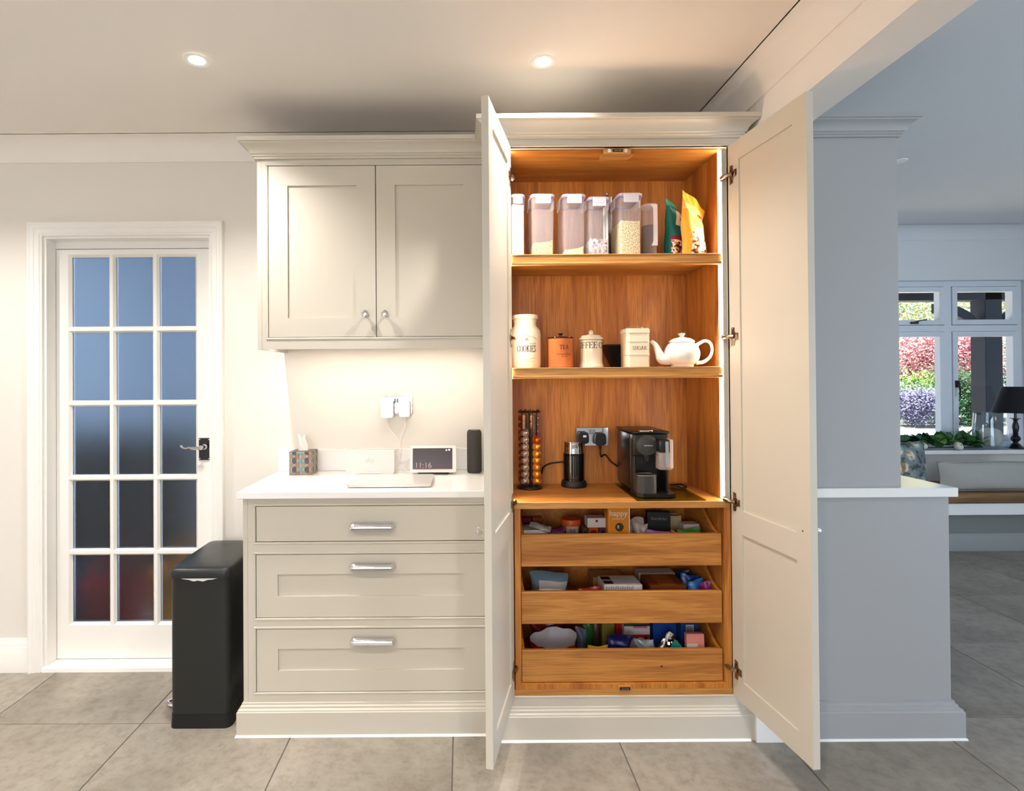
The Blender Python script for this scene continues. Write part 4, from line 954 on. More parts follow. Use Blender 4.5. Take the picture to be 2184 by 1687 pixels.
letter_cyl('lettering', serif2d('COOKIES', .0262, .54, thick=.11, thin=.035, gap=.05), cj, ck, cyj, zc - .012, rj, INK)
letter_cyl('lettering', text2d("MRS. WINTERBOTTOM'S", .0082, space=.98), cj, ck, cyj, zc + .047, rj, INKB, bend=-6)
letter_cyl('lettering', text2d('Delicious Traditional', .0088, shear=.3), cj, ck, cyj, zc + .0185, rj, INKB)
letter_cyl('lettering', text2d('For all culinary purposes', .0064, shear=.3), cj, ck, cyj, zc - .041, rj, INKB, bend=6)
letter_cyl('lettering', text2d('Traditional Home Style Biscuits', .0045), cj, ck, cyj, zc - .049, rj, INKB)
cam_ = ([(x_ * .011, y_ * .013) for x_, y_ in arc(0, 0, .5, .6, -30, 210, 14)] + [(x_ * .006, y_ * .008) for x_, y_ in arc(0, 0, .5, .6, 210, -30, 14)], [tuple(range(30))])
letter_cyl('emblem', merge2d((cam_, 0, 0), (text2d('19', .006), -.014, -.004), (text2d('12', .006), .014, -.004)), cj, ck, cyj, zc + .034, rj, INK)
letter_cyl('rule_line', ([(-.034, 0), (-.008, 0), (-.008, .0006), (-.034, .0006), (.008, 0), (.034, 0), (.034, .0006), (.008, .0006)], [(0, 1, 2, 3), (4, 5, 6, 7)]), cj, ck, cyj, zc - .022, rj, INKB)
# tea canister
tk = XA(1200.5, 750, Ym); tr = (XA(1228, 750, Ym) - XA(1173, 750, Ym)) / 2; cyt = Ym + tr
tn = thing('tea_canister', 'terracotta TEA canister with a dark brown glazed lid', 'canister', (tk, cyt, Z2))
zt_ = lambda y: ZA(1200, y, cyt) - Z2
MB().lathe([(tr * .97, 0), (tr, .003), (tr * .985, .006), (tr * .985, zt_(726)), (tr * .96, zt_(723.5))], (tk, cyt, Z2 + .001), 40).build('canister_body', TERRA, tn, 40)
ld = MB().lathe([(tr * .96, zt_(723)), (tr * 1.0, zt_(722)), (tr * .98, zt_(720)), (tr * .5, zt_(719.3)), (tr * .15, zt_(719)), (tr * .10, zt_(716)), (tr * .20, zt_(713)), (tr * .21, zt_(711.5)), (0, zt_(711))], (tk, cyt, Z2 + .001), 40).build('canister_lid', BROWNG, tn, 40)
rj = tr * .985 + .0004
letter_cyl('lettering', serif2d('TEA', .0165, .85), tn, tk, cyt, Z2 + zt_(746), rj, INK, a0=.12)
letter_cyl('lettering', text2d('Fortnum & Mason', .0088), tn, tk, cyt, Z2 + zt_(757.5), rj, INK, a0=.14)
letter_cyl('lettering', text2d('Est. 1707', .0066), tn, tk, cyt, Z2 + zt_(762.5), rj, INK, a0=.14)
# coffee canister
kk = XA(1266.7, 750, Ym); kr = (XA(1292.5, 750, Ym) - XA(1241, 750, Ym)) / 2; cyk = Ym + kr
cf = thing('coffee_canister', 'cream pottery COFFEE canister with a domed acorn-knob lid', 'canister', (kk, cyk, Z2))
zk = lambda y: ZA(1266, y, cyk) - Z2
MB().lathe([(kr * 1.02, 0), (kr * 1.04, .004), (kr * 1.0, .011), (kr * .95, .016), (kr * .96, .020), (kr * .92, .024), (kr * .92, zk(731)), (kr * .95, zk(728)), (kr * .90, zk(726.5))], (kk, cyk, Z2 + .001), 40).build('canister_body', CREAMC, cf, 40)
MB().lathe([(kr * .95, zk(726)), (kr * 1.06, zk(725)), (kr * 1.02, zk(722.5)), (kr * .85, zk(719)), (kr * .80, zk(716.5)), (kr * .4, zk(714.3)), (kr * .2, zk(713)), (kr * .15, zk(711.5)), (kr * .23, zk(708.8)), (kr * .15, zk(706)), (0, zk(703.8))], (kk, cyk, Z2 + .001), 40).build('canister_lid', CREAMC, cf, 40)
letter_cyl('lettering', serif2d('COFFEE.COFFEE.', .0240, .84), cf, kk, cyk, Z2 + zk(743.5), kr * .92 + .0004, INK, a0=.52)
mb = MB()
for a_ in range(14):
    a = a_ / 14 * 2 * PI; mb.add([(kk + math.cos(a + d) * kr * r_, cyk + math.sin(a + d) * kr * r_, Z2 + .002 + (zk(719) if r_ > .7 else zk(716.2)) + .0008) for d, r_ in ((-.06, .86), (.06, .86), (.10, .74), (-.10, .74))], [(0, 1, 2, 3)])
mb.build('lid_pattern', INKB, cf, norm=False)
# black angular bowl behind
bk0, bk1 = XA(1292, 760, 2.36), XA(1325, 760, 2.36); bt = ZA(1308, 735.5, 2.36)
bo = thing('angular_bowl', 'black angular bowl standing behind the SUGAR tin', 'bowl', (bk1 - .05, 2.38, Z2))
mb = MB(); cx_ = bk1 - .004; hw = cx_ - bk0 + .004; hgt = bt - Z2
mb.grid(lambda u, v: (cx_ + [1, 1, -1, -1][int(round(u * 4)) % 4] * hw * (.42 + .58 * v), 2.385 + [1, -1, -1, 1][int(round(u * 4)) % 4] * .05 * (.42 + .58 * v), Z2 + .001 + hgt * v), 4, 3, True)
mb.add([(cx_ + sx * hw * .42, 2.385 + sy * .05 * .42, Z2 + .001) for sx, sy in ((1, 1), (1, -1), (-1, -1), (-1, 1))], [(0, 1, 2, 3)])
mb.build('bowl_body', mat('black_ceramic', (16, 19, 20), .35, var=.05), bo)
MB().box(cx_ - hw - .003, cx_ + hw + .003, 2.385 - .053, 2.385 - .049, bt - .004, bt + .001).box(cx_ - hw - .003, cx_ + hw + .003, 2.385 + .049, 2.385 + .053, bt - .004, bt + .001).build('bowl_rim', BLACKM, bo)
# sugar tin
sg0, sg1 = XA(1337, 750, 2.17), XA(1387, 750, 2.17); sgc = (sg0 + sg1) / 2; sgw = sg1 - sg0; sgd = sgw * 1.06; cys = 2.17 + sgd / 2
stn = thing('sugar_tin', 'cream enamel square SUGAR tin with a wire handle on its lid', 'tin', (sgc, cys, Z2))
zg = lambda y: ZA(1362, y, 2.17) - Z2
STIN = mat('cream_enamel', (240, 228, 200), .22, var=.01, coat=.3)
mb = MB()
for z0, z1, s_ in ((0, zg(757.5), 1), (zg(757.5), zg(755.5), 1.025), (zg(755.5), zg(729), 1), (zg(729), zg(727), 1.025), (zg(727), zg(710.5), 1)): mb.prism([(sgc + p[0] * s_, cys + p[1] * s_) for p in rrect(sgw, sgd, .012, 4)], 2, Z2 + .001 + z0, Z2 + .001 + z1)
mb.build('tin_body', STIN, stn, 30)
mb = MB(); mb.prism([(sgc + p[0] * 1.04, cys + p[1] * 1.04) for p in rrect(sgw, sgd, .014, 4)], 2, Z2 + .001 + zg(710.3), Z2 + .001 + zg(702.5)); mb.prism([(sgc + p[0] * .99, cys + p[1] * .99) for p in rrect(sgw, sgd, .014, 4)], 2, Z2 + .001 + zg(702.5), Z2 + .001 + zg(700.5)); ld = mb.build('tin_lid', STIN, stn, 30)
MB().tube([(sgc - .030, cys, Z2 + zg(701)), (sgc - .027, cys, Z2 + zg(696)), (sgc, cys, Z2 + zg(692)), (sgc + .027, cys, Z2 + zg(696)), (sgc + .030, cys, Z2 + zg(701))], .0014, 6, 6).build('wire_handle', COPPER, ld, 40)
letter_flat('lettering', serif2d('SUGAR', .0142, .86), stn, sgc + .004, 2.1696, Z2 + zg(746), INKB)
# teapot
cyp = 2.192; pk0, pk1 = XA(1417, 750, cyp), XA(1491, 750, cyp); pkc = (pk0 + pk1) / 2; pr = (pk1 - pk0) / 2
tp = thing('teapot', 'white ceramic teapot with its spout toward the SUGAR tin', 'teapot', (pkc, cyp, Z2))
zp = lambda y: ZA(1454, y, cyp) - Z2
body = [(pr * .64, 0), (pr * .66, .004), (pr * .62, .006), (pr * .78, .014), (pr * .94, .028), (pr, .046), (pr * .985, .058), (pr * .92, .072), (pr * .80, .085), (pr * .70, zp(732.5))]
MB().lathe(body, (pkc, cyp, Z2 + .001), 48).build('pot_body', WHITEC, tp, 50)
MB().lathe([(pr * .68, zp(732)), (pr * .72, zp(730)), (pr * .70, zp(727.5)), (pr * .5, zp(722.8)), (pr * .16, zp(720)), (pr * .12, zp(717.5)), (pr * .19, zp(714.5)), (pr * .20, zp(711.8)), (0, zp(710.2))], (pkc, cyp, Z2 + .001), 40).build('pot_lid', WHITEC, tp, 50)
A = lambda x, y: PY(x, y, cyp)
mb = MB(); mb.tube([A(1428, 768), A(1412, 766), A(1405, 752), A(1398, 736), A(1388.5, 727.5)], [.020, .021, .015, .010, .0065], 16, 6); mb.build('spout', WHITEC, tp, 60)
mb = MB(); mb.tube([A(1482, 740), A(1490, 733), A(1503, 727), A(1514, 731), A(1519, 745), A(1514, 761), A(1500, 772), A(1484, 774)], [.0085, .007, .006, .006, .006, .006, .007, .008], 12, 6); mb.build('handle', WHITEC, tp, 60)

# ================================================================== LARDER: COFFEE STATION
# capsule carousel
cc = PZ(1130, 1041, Z3); cx_, cy_ = cc.x, cc.y
cs = thing('capsule_carousel', 'black wire coffee capsule carousel standing in the larder', 'capsule rack', (cx_, cy_, Z3))
MB().lathe([(.050, 0), (.053, .003), (.053, .008), (.046, .012), (.030, .014), (.012, .018), (0, .018)], (cx_, cy_, Z3), 40).build('base', BLACKW, cs, 40)
MB().lathe([(.0045, .016), (.0045, .318)], (cx_, cy_, Z3), 10).build('spindle', BLACKW, cs, 40)
CH_ = .324; angs = [math.radians(a) for a in (-42, 48, 138, 228)]
for a in angs:
    ox, oy = math.sin(a), -math.cos(a); tx_, ty2 = math.cos(a), math.sin(a)
    for s_ in (-1, 1):
        px1, py1 = cx_ + ox * .027 + tx_ * s_ * .0165, cy_ + oy * .027 + ty2 * s_ * .0165
        MB().tube([(px1, py1, Z3 + .013), (px1, py1, Z3 + CH_ - .022), (px1 + ox * .012 + tx_ * s_ * .004, py1 + oy * .012 + ty2 * s_ * .004, Z3 + CH_ - .008)], .0016, 6, 4).build('upright_wire', BLACKW, cs, 40)
rim = []
for a in [math.radians(q) for q in range(0, 360, 15)]: rim.append((cx_ + .046 * math.sin(a), cy_ - .046 * math.cos(a), Z3 + CH_ - .006))
MB().tube(rim, .0022, 6, 0, True).build('top_ring', BLACKW, cs, 40)
mb = MB()
for a in angs[:2]: mb.tube([(cx_ + .046 * math.sin(a + .8), cy_ - .046 * math.cos(a + .8), Z3 + CH_ - .006), (cx_, cy_, Z3 + CH_ - .004), (cx_ - .046 * math.sin(a + .8), cy_ + .046 * math.cos(a + .8), Z3 + CH_ - .006)], .0018, 6)
mb.build('top_spokes', BLACKW, cs, 40)
capproto = {}
def capsule(kind, m, a, row, label, grp):
    z = Z3 + .034 + row * .0283
    r0 = .0285
    if kind not in capproto:
        t = thing('coffee_capsule', label, 'coffee capsule', (0, 0, 0), grp)
        MB().lathe([(.0165, -.001), (.0178, -.0005), (.0178, .0008), (.0145, .0016), (.0132, .014), (.0108, .0185), (.0092, .0205), (.0098, .0225), (.006, .0245), (0, .025)], (0, 0, 0), 20, ax=1).build('cup', m, t, 40, local=True)
        MB().lathe([(.0160, -.0012), (0, -.0014)], (0, 0, 0), 20, ax=1, capb=False).build('foil_lid', COPPER, t, 40, local=True)
        capproto[kind] = t
    else: t = dup(capproto[kind], None, label, grp)
    t.location = (cx_ + math.sin(a) * r0, cy_ - math.cos(a) * r0, z); t.rotation_euler = (0, 0, a + PI)
    return t
for r_ in range(8): capsule('silver', SILVER, angs[0], r_, 'silver coffee capsule in the front column of the black carousel', 'silver capsules in the carousel')
for r_ in range(6): capsule('gold', GOLDC, angs[1], r_, 'gold coffee capsule in the column below the orange one', 'gold capsules in the carousel')
capsule('orange', ORNGC, angs[1], 6, 'single orange coffee capsule on top of the gold column', 'orange capsules in the carousel')
for r_ in range(10): capsule('rear1', SILVER, angs[2], r_, 'coffee capsule in the rear column of the carousel, foil lid inward', 'rear capsules in the carousel')
for r_ in range(10): capsule('rear2', ORNGC, angs[3], r_, 'orange coffee capsule in the carousel column by the left larder door', 'orange capsules by the left door')
# milk frother
fp = PZ(1224, 1037, Z3); fx, fy = fp.x, fp.y; fy -= .0
mf = thing('milk_frother', 'black ribbed milk frother with a polished steel lid', 'milk frother', (fx, fy, Z3))
zf = lambda y: ZA(1224, y, fy) - Z3
fr_ = (XA(1247.5, 1000, fy) - XA(1202.5, 1000, fy)) / 2; fb = .0535
MB().lathe([(fb * .97, 0), (fb, .003), (fb, .012), (fb * .93, .024), (fr_ * 1.04, .028), (0, .028)], (fx, fy, Z3), 40).build('power_base', BLACKM, mf, 40)
pf = []; zt0 = zf(966)
for i in range(25): pf += [(fr_ * (.99 if i % 2 else 1.0), .0285 + (zt0 - .0285) * i / 24)]
MB().lathe(pf, (fx, fy, Z3), 48).build('ribbed_jug', BLACKG, mf, 30)
dm = MB()
for a_ in range(-6, 7):
    for i in range(26):
        a = math.radians(a_ * 12); z = Z3 + .040 + (zt0 - .05) * i / 25
        c_ = Vector((fx + math.sin(a) * fr_ * 1.002, fy - math.cos(a) * fr_ * 1.002, z)); u_ = Vector((math.cos(a), math.sin(a), 0)) * .0011
        dm.add([c_ - u_, c_ + Vector((0, 0, -.0011)), c_ + u_, c_ + Vector((0, 0, .0011))], [(0, 1, 2, 3)])
dm = dm.build('dimples', STEEL, mf, norm=False); dm['kind'] = 'stuff'
MB().lathe([(fr_ * 1.0, zt0 + .0005), (fr_ * 1.01, zt0 + .006), (fr_ * .98, zt0 + .010), (fr_ * .96, zt0 + .014), (fr_ * .96, zf(945)), (fr_ * .99, zf(943.5)), (fr_ * .99, zf(941)), (0, zf(940.5))], (fx, fy, Z3), 40).build('steel_lid', CHROME, mf, 40)
# larder socket and plugs
LY = TBK
s0, s1 = PY(1228, 951, LY), PY(1297, 911, LY)
lsk = thing('larder_socket', 'chrome double socket on the oak back of the larder', 'socket', ((s0.x + s1.x) / 2, LY, s0.z))
MB().box(s0.x, s1.x, LY - .007, LY - .0005, s0.z, s1.z, .002).build('faceplate', CHROME, lsk)
sx = (s0.x + s1.x) / 2
for s_ in (-.007, .007): MB().box(sx + s_ - .005, sx + s_ + .005, LY - .0105, LY - .007, s1.z - .030, s1.z - .010, .001).build('rocker_switch', STEEL, lsk)
def plug(xc, yc, w_, h_, parent, sticker):
    p = PY(xc, yc, LY - .03)
    o8 = [(-w_ * .42, h_ * .5), (w_ * .42, h_ * .5), (w_ * .5, h_ * .1), (w_ * .5, -h_ * .35), (w_ * .3, -h_ * .5), (-w_ * .3, -h_ * .5), (-w_ * .5, -h_ * .35), (-w_ * .5, h_ * .1)]
    mb = MB(); mb.prism([(p.x + a, p.z + b) for a, b in o8], 1, LY - .046, LY - .0112); bmesh.ops.bevel(mb.bm, geom=list(mb.bm.edges), offset=.003, segments=2, affect='EDGES'); b_ = mb.build('mains_plug', BLACKM, parent, 40)
    if sticker: MB().box(p.x - .004, p.x + .010, LY - .0468, LY - .0462, p.z + .004, p.z + .013).build('fuse_sticker', WHITEP, b_)
    MB().lathe([(.007, 0), (.005, -.016), (.004, -.02)], (p.x, LY - .028, p.z - h_ * .5), 10).build('cord_grip', BLACKM, b_, 40)
    return Vector((p.x, LY - .028, p.z - h_ * .5 - .018))
CORD = mat('black_cord', (14, 13, 12), .45)
q1 = plug(1244, 934, .044, .048, mf, True)
MB().tube([Vector((fx - .01, fy + fb * .9, Z3 + .012)), PZ(1190, 1027, Z3 + .005), PZ(1172, 1028, Z3 + .005), PZ(1157, 1024, Z3 + .006), PY(1157, 1000, 2.44), PY(1172, 989, 2.455), PY(1200, 985, 2.455), PY(1236, 980, 2.455), q1 + Vector((.0, .005, -.03)), q1], .0036, 8, 6).build('power_cord', CORD, mf, 50)
# glass worktop saver
tag(MB().prism([(.6467, 2.112), (.9028, 2.112), (.906, 2.415), (.656, 2.465)], 2, Z3 + .0005, Z3 + .0045).build('glass_board', MATGL), 'thin clear glass worktop saver under the coffee machine', 'glass board')
# capsule coffee machine
MX0, MX1 = .662, .800; MYf, MYb = 2.205, 2.435; MZ0 = Z3 + .005; MZ1 = 1.118
cm = thing('coffee_machine', 'black capsule coffee machine with a clear milk jug standing on the glass board', 'coffee machine', ((MX0 + MX1) / 2, (MYf + MYb) / 2, MZ0))
MCH = mat('machine_black', (26, 25, 25), .3, var=.03); MCG = mat('machine_gloss', (18, 16, 15), .28, coat=.15, var=0); MCD = mat('machine_grey', (56, 56, 54), .45, var=.03)
MB().box(MX0, MX1, MYf + .045, MYb, MZ0 + .012, MZ1 - .010, .006, 3).build('body', MCG, cm, 40)
MB().box(MX0, MX1, MYf, MYf + .044, MZ0 + .150, MZ1 - .010, .006, 3).build('head', MCH, cm, 40)
MB().box(MX0 - .003, MX1 + .003, MYf - .004, MYb + .003, MZ1 - .0095, MZ1, .004, 2).build('top_plate', MCH, cm, 40)
MB().box(MX0 + .003, MX0 + .012, MYf + .003, MYf + .044, MZ0 + .012, MZ0 + .149, .002).build('side_pillar', MCH, cm)
MB().box(MX1 - .012, MX1 - .003, MYf + .003, MYf + .044, MZ0 + .012, MZ0 + .149, .002).build('side_pillar', MCH, cm)
mxc = XA(1381, 950, MYf - .03); mzc = ZA(1381, 950, MYf - .03)
hd = MB().lathe([(.040, .0), (.040, -.024), (.0385, -.028), (.037, -.029), (0, -.029)], (mxc, MYf, mzc), 36, ax=1).build('brew_head', MCD, cm, 40)
letter_flat('lettering', text2d('NESPRESSO', .0062, space=1.1), hd, mxc + .004, MYf - .0295, mzc - .003, WHITEP)
MB().lathe([(.012, 0), (.010, -.022), (.008, -.026)], (mxc, MYf - .012, mzc - .036), 16).build('coffee_spout', MCH, cm, 40)
MB().tube([(mxc - .026, MYf - .006, MZ1 + .0025), (mxc - .022, MYf - .016, MZ1 + .003), (mxc, MYf - .021, MZ1 + .003), (mxc + .022, MYf - .016, MZ1 + .003), (mxc + .026, MYf - .006, MZ1 + .0025)], .0035, 8, 6).build('lever_trim', CHROME, cm, 40)
# drip tray with cup support
MB().prism([(MX0 + .002, MYf + .05), (MX0 + .002, MYf - .03), (MX0 + .02, MYf - .056), (MX1 - .005, MYf - .056), (MX1 + .016, MYf - .026), (MX1 + .01, MYf + .05)], 2, MZ0, MZ0 + .0118).build('drip_base', MCG, cm)
cpx = XA(1380, 1040, MYf - .03); cpr = .037; rr_ = rrect(.078, .066, .026, 5)
cu_ = MB(); cu_.prism([(cpx + a, MYf - .012 + b) for a, b in rr_], 2, MZ0 + .0125, MZ0 + .080); cu_ = cu_.build('cup_support', MCD, cm, 40)
mb = MB()
for k in range(-3, 4):
    for q in range(-2, 3): mb.box(cpx + k * .008 - .0025, cpx + k * .008 + .0025, MYf - .012 + q * .009 - .003, MYf - .012 + q * .009 + .003, MZ0 + .0802, MZ0 + .0814)
mb = mb.build('drip_grid', STEEL, cu_)
MB().tube([(cpx + a * 1.005, MYf - .012 + b * 1.005, MZ0 + .080) for a, b in rr_], .0012, 6, 0, True).build('cup_rim', STEEL, cu_, 40)
# milk jug
jx0, jx1 = XA(1404, 970, MYf - .04), XA(1433, 970, MYf - .04); jz0, jz1 = ZA(1418, 1002, MYf - .04), ZA(1418, 937, MYf - .04)
jj = MB().box(jx0, jx1, MYf - .052, MYf - .003, jz0, jz1 - .048, .006, 2).build('milk_jug', mat('milk_jug_plastic', (220, 200, 196), .1, var=0, alpha=.34), cm, 40)
MB().box(jx0 - .001, jx1 - .012, MYf - .054, MYf - .002, jz1 - .0478, jz1, .006, 2).build('jug_lid', MCH, jj, 40)
MB().box(jx1 - .0115, jx1 + .001, MYf - .054, MYf - .004, jz0 + .006, jz1, .003).build('jug_handle', mat('jug_handle_plastic', (230, 214, 206), .12, var=0, alpha=.6), jj)
MB().box(jx1 - .030, jx1 - .018, MYf - .056, MYf - .0545, jz0 + .022, jz1 - .006, .002).build('milk_tube', CHROME, jj)

q2 = plug(1280, 937, .046, .050, cm, False)
MB().tube([q2, q2 + Vector((.002, -.004, -.03)), PY(1291, 970, LY - .02), PY(1304, 985, LY - .02), PY(1322, 997, LY - .02), PY(1345, 1006, LY - .02), PY(1370, 1022, LY - .02)], .0036, 8, 6).build('power_cord', CORD, cm, 50)
MB().tube([PZ(1430, 1034, Z3 + .012), PZ(1452, 1033, Z3 + .010), PZ(1464, 1038, Z3 + .010), PZ(1450, 1041, Z3 + .010), PZ(1432, 1040, Z3 + .010)], .0036, 8, 6).build('power_cord', CORD, cm, 50)

# ================================================================== LARDER DRAWER CONTENTS
def dz(k): return DRW[k][0] + .0163
def carton(name, label, x0, x1, ytop, yf, dep, k, c, prints=(), rot=0, zb=None, cat='box', rough=.45, tuck=True, lean=0):
    """folding carton: px edges at its front plane yf, flap seam on top; prints: (u0,u1,v0,v1,colour) on the front"""
    a, b = XA(x0, ytop, yf), XA(x1, ytop, yf); zt = ZA((x0 + x1) / 2, ytop, yf); z0 = dz(k) if zb is None else zb
    w_, h_ = b - a, zt - z0; t = thing(name, label, cat, ((a + b) / 2, yf, z0))
    m_ = mat('card_%d_%d_%d' % c, c, rough, var=.05, scale=30)
    MB().box(-w_ / 2, w_ / 2, 0, dep, .0003, h_ - .0012, .0006).build('carton', m_, t, local=True)
    if tuck:
        MB().box(-w_ / 2 + .001, w_ / 2 - .001, .0008, dep - .001, h_ - .001, h_, .0003).build('tuck_flap', m_, t, local=True)
    for u0, u1, v0, v1, pc in prints:
        MB().box(-w_ / 2 + u0 * w_, -w_ / 2 + u1 * w_, -.0006, -.0001, v0 * h_, v1 * h_).build('print_panel', mat('ink_%d_%d_%d' % pc, pc, .5, var=.04), t, local=True)
    t.rotation_euler = (lean, 0, rot)
    t['_w'] = w_; t['_h'] = h_
    return t
def disc(t, name, x, z, r, m_, y=-.0009, n=20): return MB().lathe([(0, y), (r, y)], (x, 0, z), n, ax=1, capt=False).build(name, m_, t, local=True, norm=False)
def lett(t, s_, size, x, z, m_, y=-.0011): return letter_flat('lettering', text2d(s_, size), t, 0, 0, 0, m_) if False else _lett(t, s_, size, x, z, m_, y)
def _lett(t, s_, size, x, z, m_, y):
    vf = text2d(s_, size); mb = MB(); mb.add([(x + a, y, z + b) for a, b in vf[0]], vf[1]); return mb.build('lettering', m_, t, local=True, norm=False)
WI = mat('white_ink', (240, 236, 226), .5)
# --- top drawer
t = carton('carton', 'open white cardboard box at the left of the top drawer', 1117, 1168, 1131, 2.20, .09, 0, (214, 210, 206), cat='box')
_lett(t, 'PEPPERMINT', .006, 0, t['_h'] - .018, mat('grey_ink', (120, 112, 108), .5), -.0006)
sa = thing('sachet', 'crumpled silver-white sachet lying across the open white box', 'sachet', PY(1152, 1127, 2.22))
sa.location.z = dz(0) + t['_h'] + .001
mb = MB(); mb.grid(lambda u, v: ((u - .5) * .082, (v - .5) * .045, .002 + .004 * math.sin(PI * u) * math.sin(PI * v) + .002 * math.sin(9 * u + 5 * v) + .012 * (1 - u)), 14, 8); mb.grid(lambda u, v: ((u - .5) * .082, (v - .5) * .045, .001 + .012 * (1 - u)), 4, 4); mb.build('sachet_film', mat('sachet_foil', (214, 208, 204), .35, .2, var=.08, scale=60), sa, 60, local=True); sa.rotation_euler = (.2, .1, -.25)
t = carton('tea_box', 'dark red tea box at the back left of the top drawer', 1112, 1133, 1106, 2.38, .05, 0, (150, 36, 26), [(.3, .7, .5, .8, (60, 16, 14))])
t = carton('tea_box', 'burnt orange tea box behind the open white box', 1136, 1157, 1105.5, 2.38, .05, 0, (176, 84, 36), [(.3, .7, .5, .8, (70, 36, 18))])
PURP = mat('purple_foil', (104, 24, 84), .3, var=.1)
t, f = pouch('sweet_packet', 'purple foil packet between the white box and the orange-lidded jar', 'packet', XA(1188, 1135, 2.24), 2.245, dz(0), .068, ZA(1188, 1126, 2.24) - dz(0), .05, PURP, seed=4, wr=.004)
jr0 = (XA(1242, 1116, 2.26) - XA(1200, 1116, 2.26)) / 2; jxc = XA(1221, 1116, 2.26); jh = ZA(1221, 1109, 2.26) - dz(0)
t = thing('snack_jar', 'clear plastic jar with an orange screw lid in the top drawer', 'jar', (jxc, 2.295, dz(0)))
MB().lathe([(jr0 * .80, .0005), (jr0 * .82, .01), (jr0 * .84, jh - .045), (jr0 * .9, jh - .026)], (jxc, 2.295, dz(0)), 28).build('jar_body', mat('jar_plastic', (214, 200, 172), .15, var=.1, scale=40), t, 40)
MB().lathe([(jr0, jh - .0258), (jr0 * 1.02, jh - .008), (jr0 * .96, jh - .002), (0, jh)], (jxc, 2.295, dz(0)), 32).build('screw_lid', mat('orange_lid', (222, 84, 22), .4, var=.03), t, 40)
letter_cyl('label_band', ([(-.024, -.02), (.024, -.02), (.024, .012), (-.024, .012)], [(0, 1, 2, 3)]), t, jxc, 2.295, dz(0) + jh - .045, jr0 * .88, mat('label_cream', (226, 214, 184), .5))
letter_cyl('label_stripe', ([(-.010 + k * .006, -.016) for k in range(4)] + [(-.0072 + k * .006, -.016) for k in range(4)] + [(-.0072 + k * .006, .01) for k in range(4)] + [(-.010 + k * .006, .01) for k in range(4)], [(k, 4 + k, 8 + k, 12 + k) for k in range(4)]), t, jxc, 2.295, dz(0) + jh - .045, jr0 * .885, mat('blue_ink', (60, 84, 130), .5))
zb2 = ZA(1273, 1126, 2.235)
t = carton('tea_box', 'small olive tea box beside the orange-lidded jar', 1243, 1254, 1126.5, 2.24, .05, 0, (92, 80, 34), [(.2, .8, .5, .85, (44, 40, 22))])
t = carton('tea_box', 'small orange tea box with a red circle under the white carton', 1256, 1276, 1126.3, 2.235, .06, 0, (218, 96, 24))
disc(t, 'printed_circle', 0, t['_h'] * .78, .014, mat('red_ink', (168, 24, 22), .4))
t = carton('tea_box', 'small mauve tea box under the white carton', 1278, 1293, 1126.3, 2.235, .06, 0, (104, 66, 84), [(.25, .75, .6, .9, (50, 26, 40))])
t = carton('carton', 'white carton with one red dot lying on the small tea boxes', 1253, 1292, 1105, 2.236, .055, 0, (226, 216, 210), zb=zb2 + .0008)
disc(t, 'red_dot', 0, t['_h'] * .70, .0052, mat('red_ink', (168, 24, 22), .4))
t = carton('tea_carton', 'tall orange carton lettered happy with a round window', 1296, 1341, 1078, 2.20, .055, 0, (226, 138, 24))
_lett(t, 'happy', .030, 0, t['_h'] - .040, WI, -.0006); _lett(t, 'turmeric tea', .009, 0, t['_h'] - .054, WI, -.0006)
disc(t, 'window', .004, ZA(1320, 1124, 2.2) - dz(0), .0165, mat('window_dark', (66, 54, 36), .5)); MB().box(-.004, .002, -.0014, -.0010, ZA(1320, 1127, 2.2) - dz(0), ZA(1320, 1120, 2.2) - dz(0)).build('window_print', mat('window_cream', (220, 170, 120), .5), t, local=True)
MB().prism([(.001, t['_h'] * .4), (.05, t['_h']), (.001, t['_h'])], 0, t['_w'] / 2 + .0005, t['_w'] / 2 + .004).build('gusset', WI, t, local=True)
MB().lathe([(.006, .001), (.008, .002), (.008, .004), (0, .006)], (XA(1311, 1136, 2.165), 2.165, dz(0)), 12)
GREYF = mat('grey_sachet', (186, 176, 166), .35, .2, var=.1, scale=40)
for k, (xc, yt, yy, ln, rt) in enumerate(((1352, 1108, 2.25, .02, .2), (1364, 1110, 2.23, .03, -.1), (1372, 1118, 2.21, .02, .05))):
    t, f = pouch('tea_sachet', ['crinkled grey sachet leaning against the happy carton', 'grey-white sachet between two others in the top drawer', 'grey-white sachet beside the black mint box'][k], 'sachet', XA(xc, 1130, yy), yy, dz(0), .045, ZA(xc, yt, yy) - dz(0), .014, GREYF, rot=rt, lean=ln, seed=20 + k, wr=.003)
t = carton('mint_box', 'black mint box with silver lettering leaning back in the top drawer', 1381, 1429, 1092, 2.262, .03, 0, (18, 18, 20), rot=-.12, cat='box')
_lett(t, 'Bendicks', .017, 0, t['_h'] - .032, STEEL, -.0006)
t, f = pouch('sweet_packet', 'lilac packet lying in front of the black mint box', 'packet', XA(1404, 1138, 2.20), 2.205, dz(0), .088, ZA(1404, 1132, 2.2) - dz(0), .05, mat('lilac_film', (152, 96, 178), .35, var=.05), seed=9, wr=.003)
t = carton('spice_box', 'small cream box with an open top in the top drawer', 1428, 1453, 1103, 2.30, .045, 0, (176, 160, 120), [(0, 1, 0, .55, (92, 100, 52))], tuck=False)
for s_ in (0, 1): MB().box(-t['_w'] / 2, t['_w'] / 2, [0, .0445][s_], [.0006, .0451][s_], t['_h'] - .001, t['_h'] + .006).build('open_flap', mat('card_176_160_120', (176, 160, 120)), t, local=True)
MB().box(-t['_w'] / 2 + .001, t['_w'] / 2 - .001, .001, .044, t['_h'] - .0011, t['_h'] - .0005).build('box_mouth', mat('mouth_dark', (40, 36, 26), .8), t, local=True)
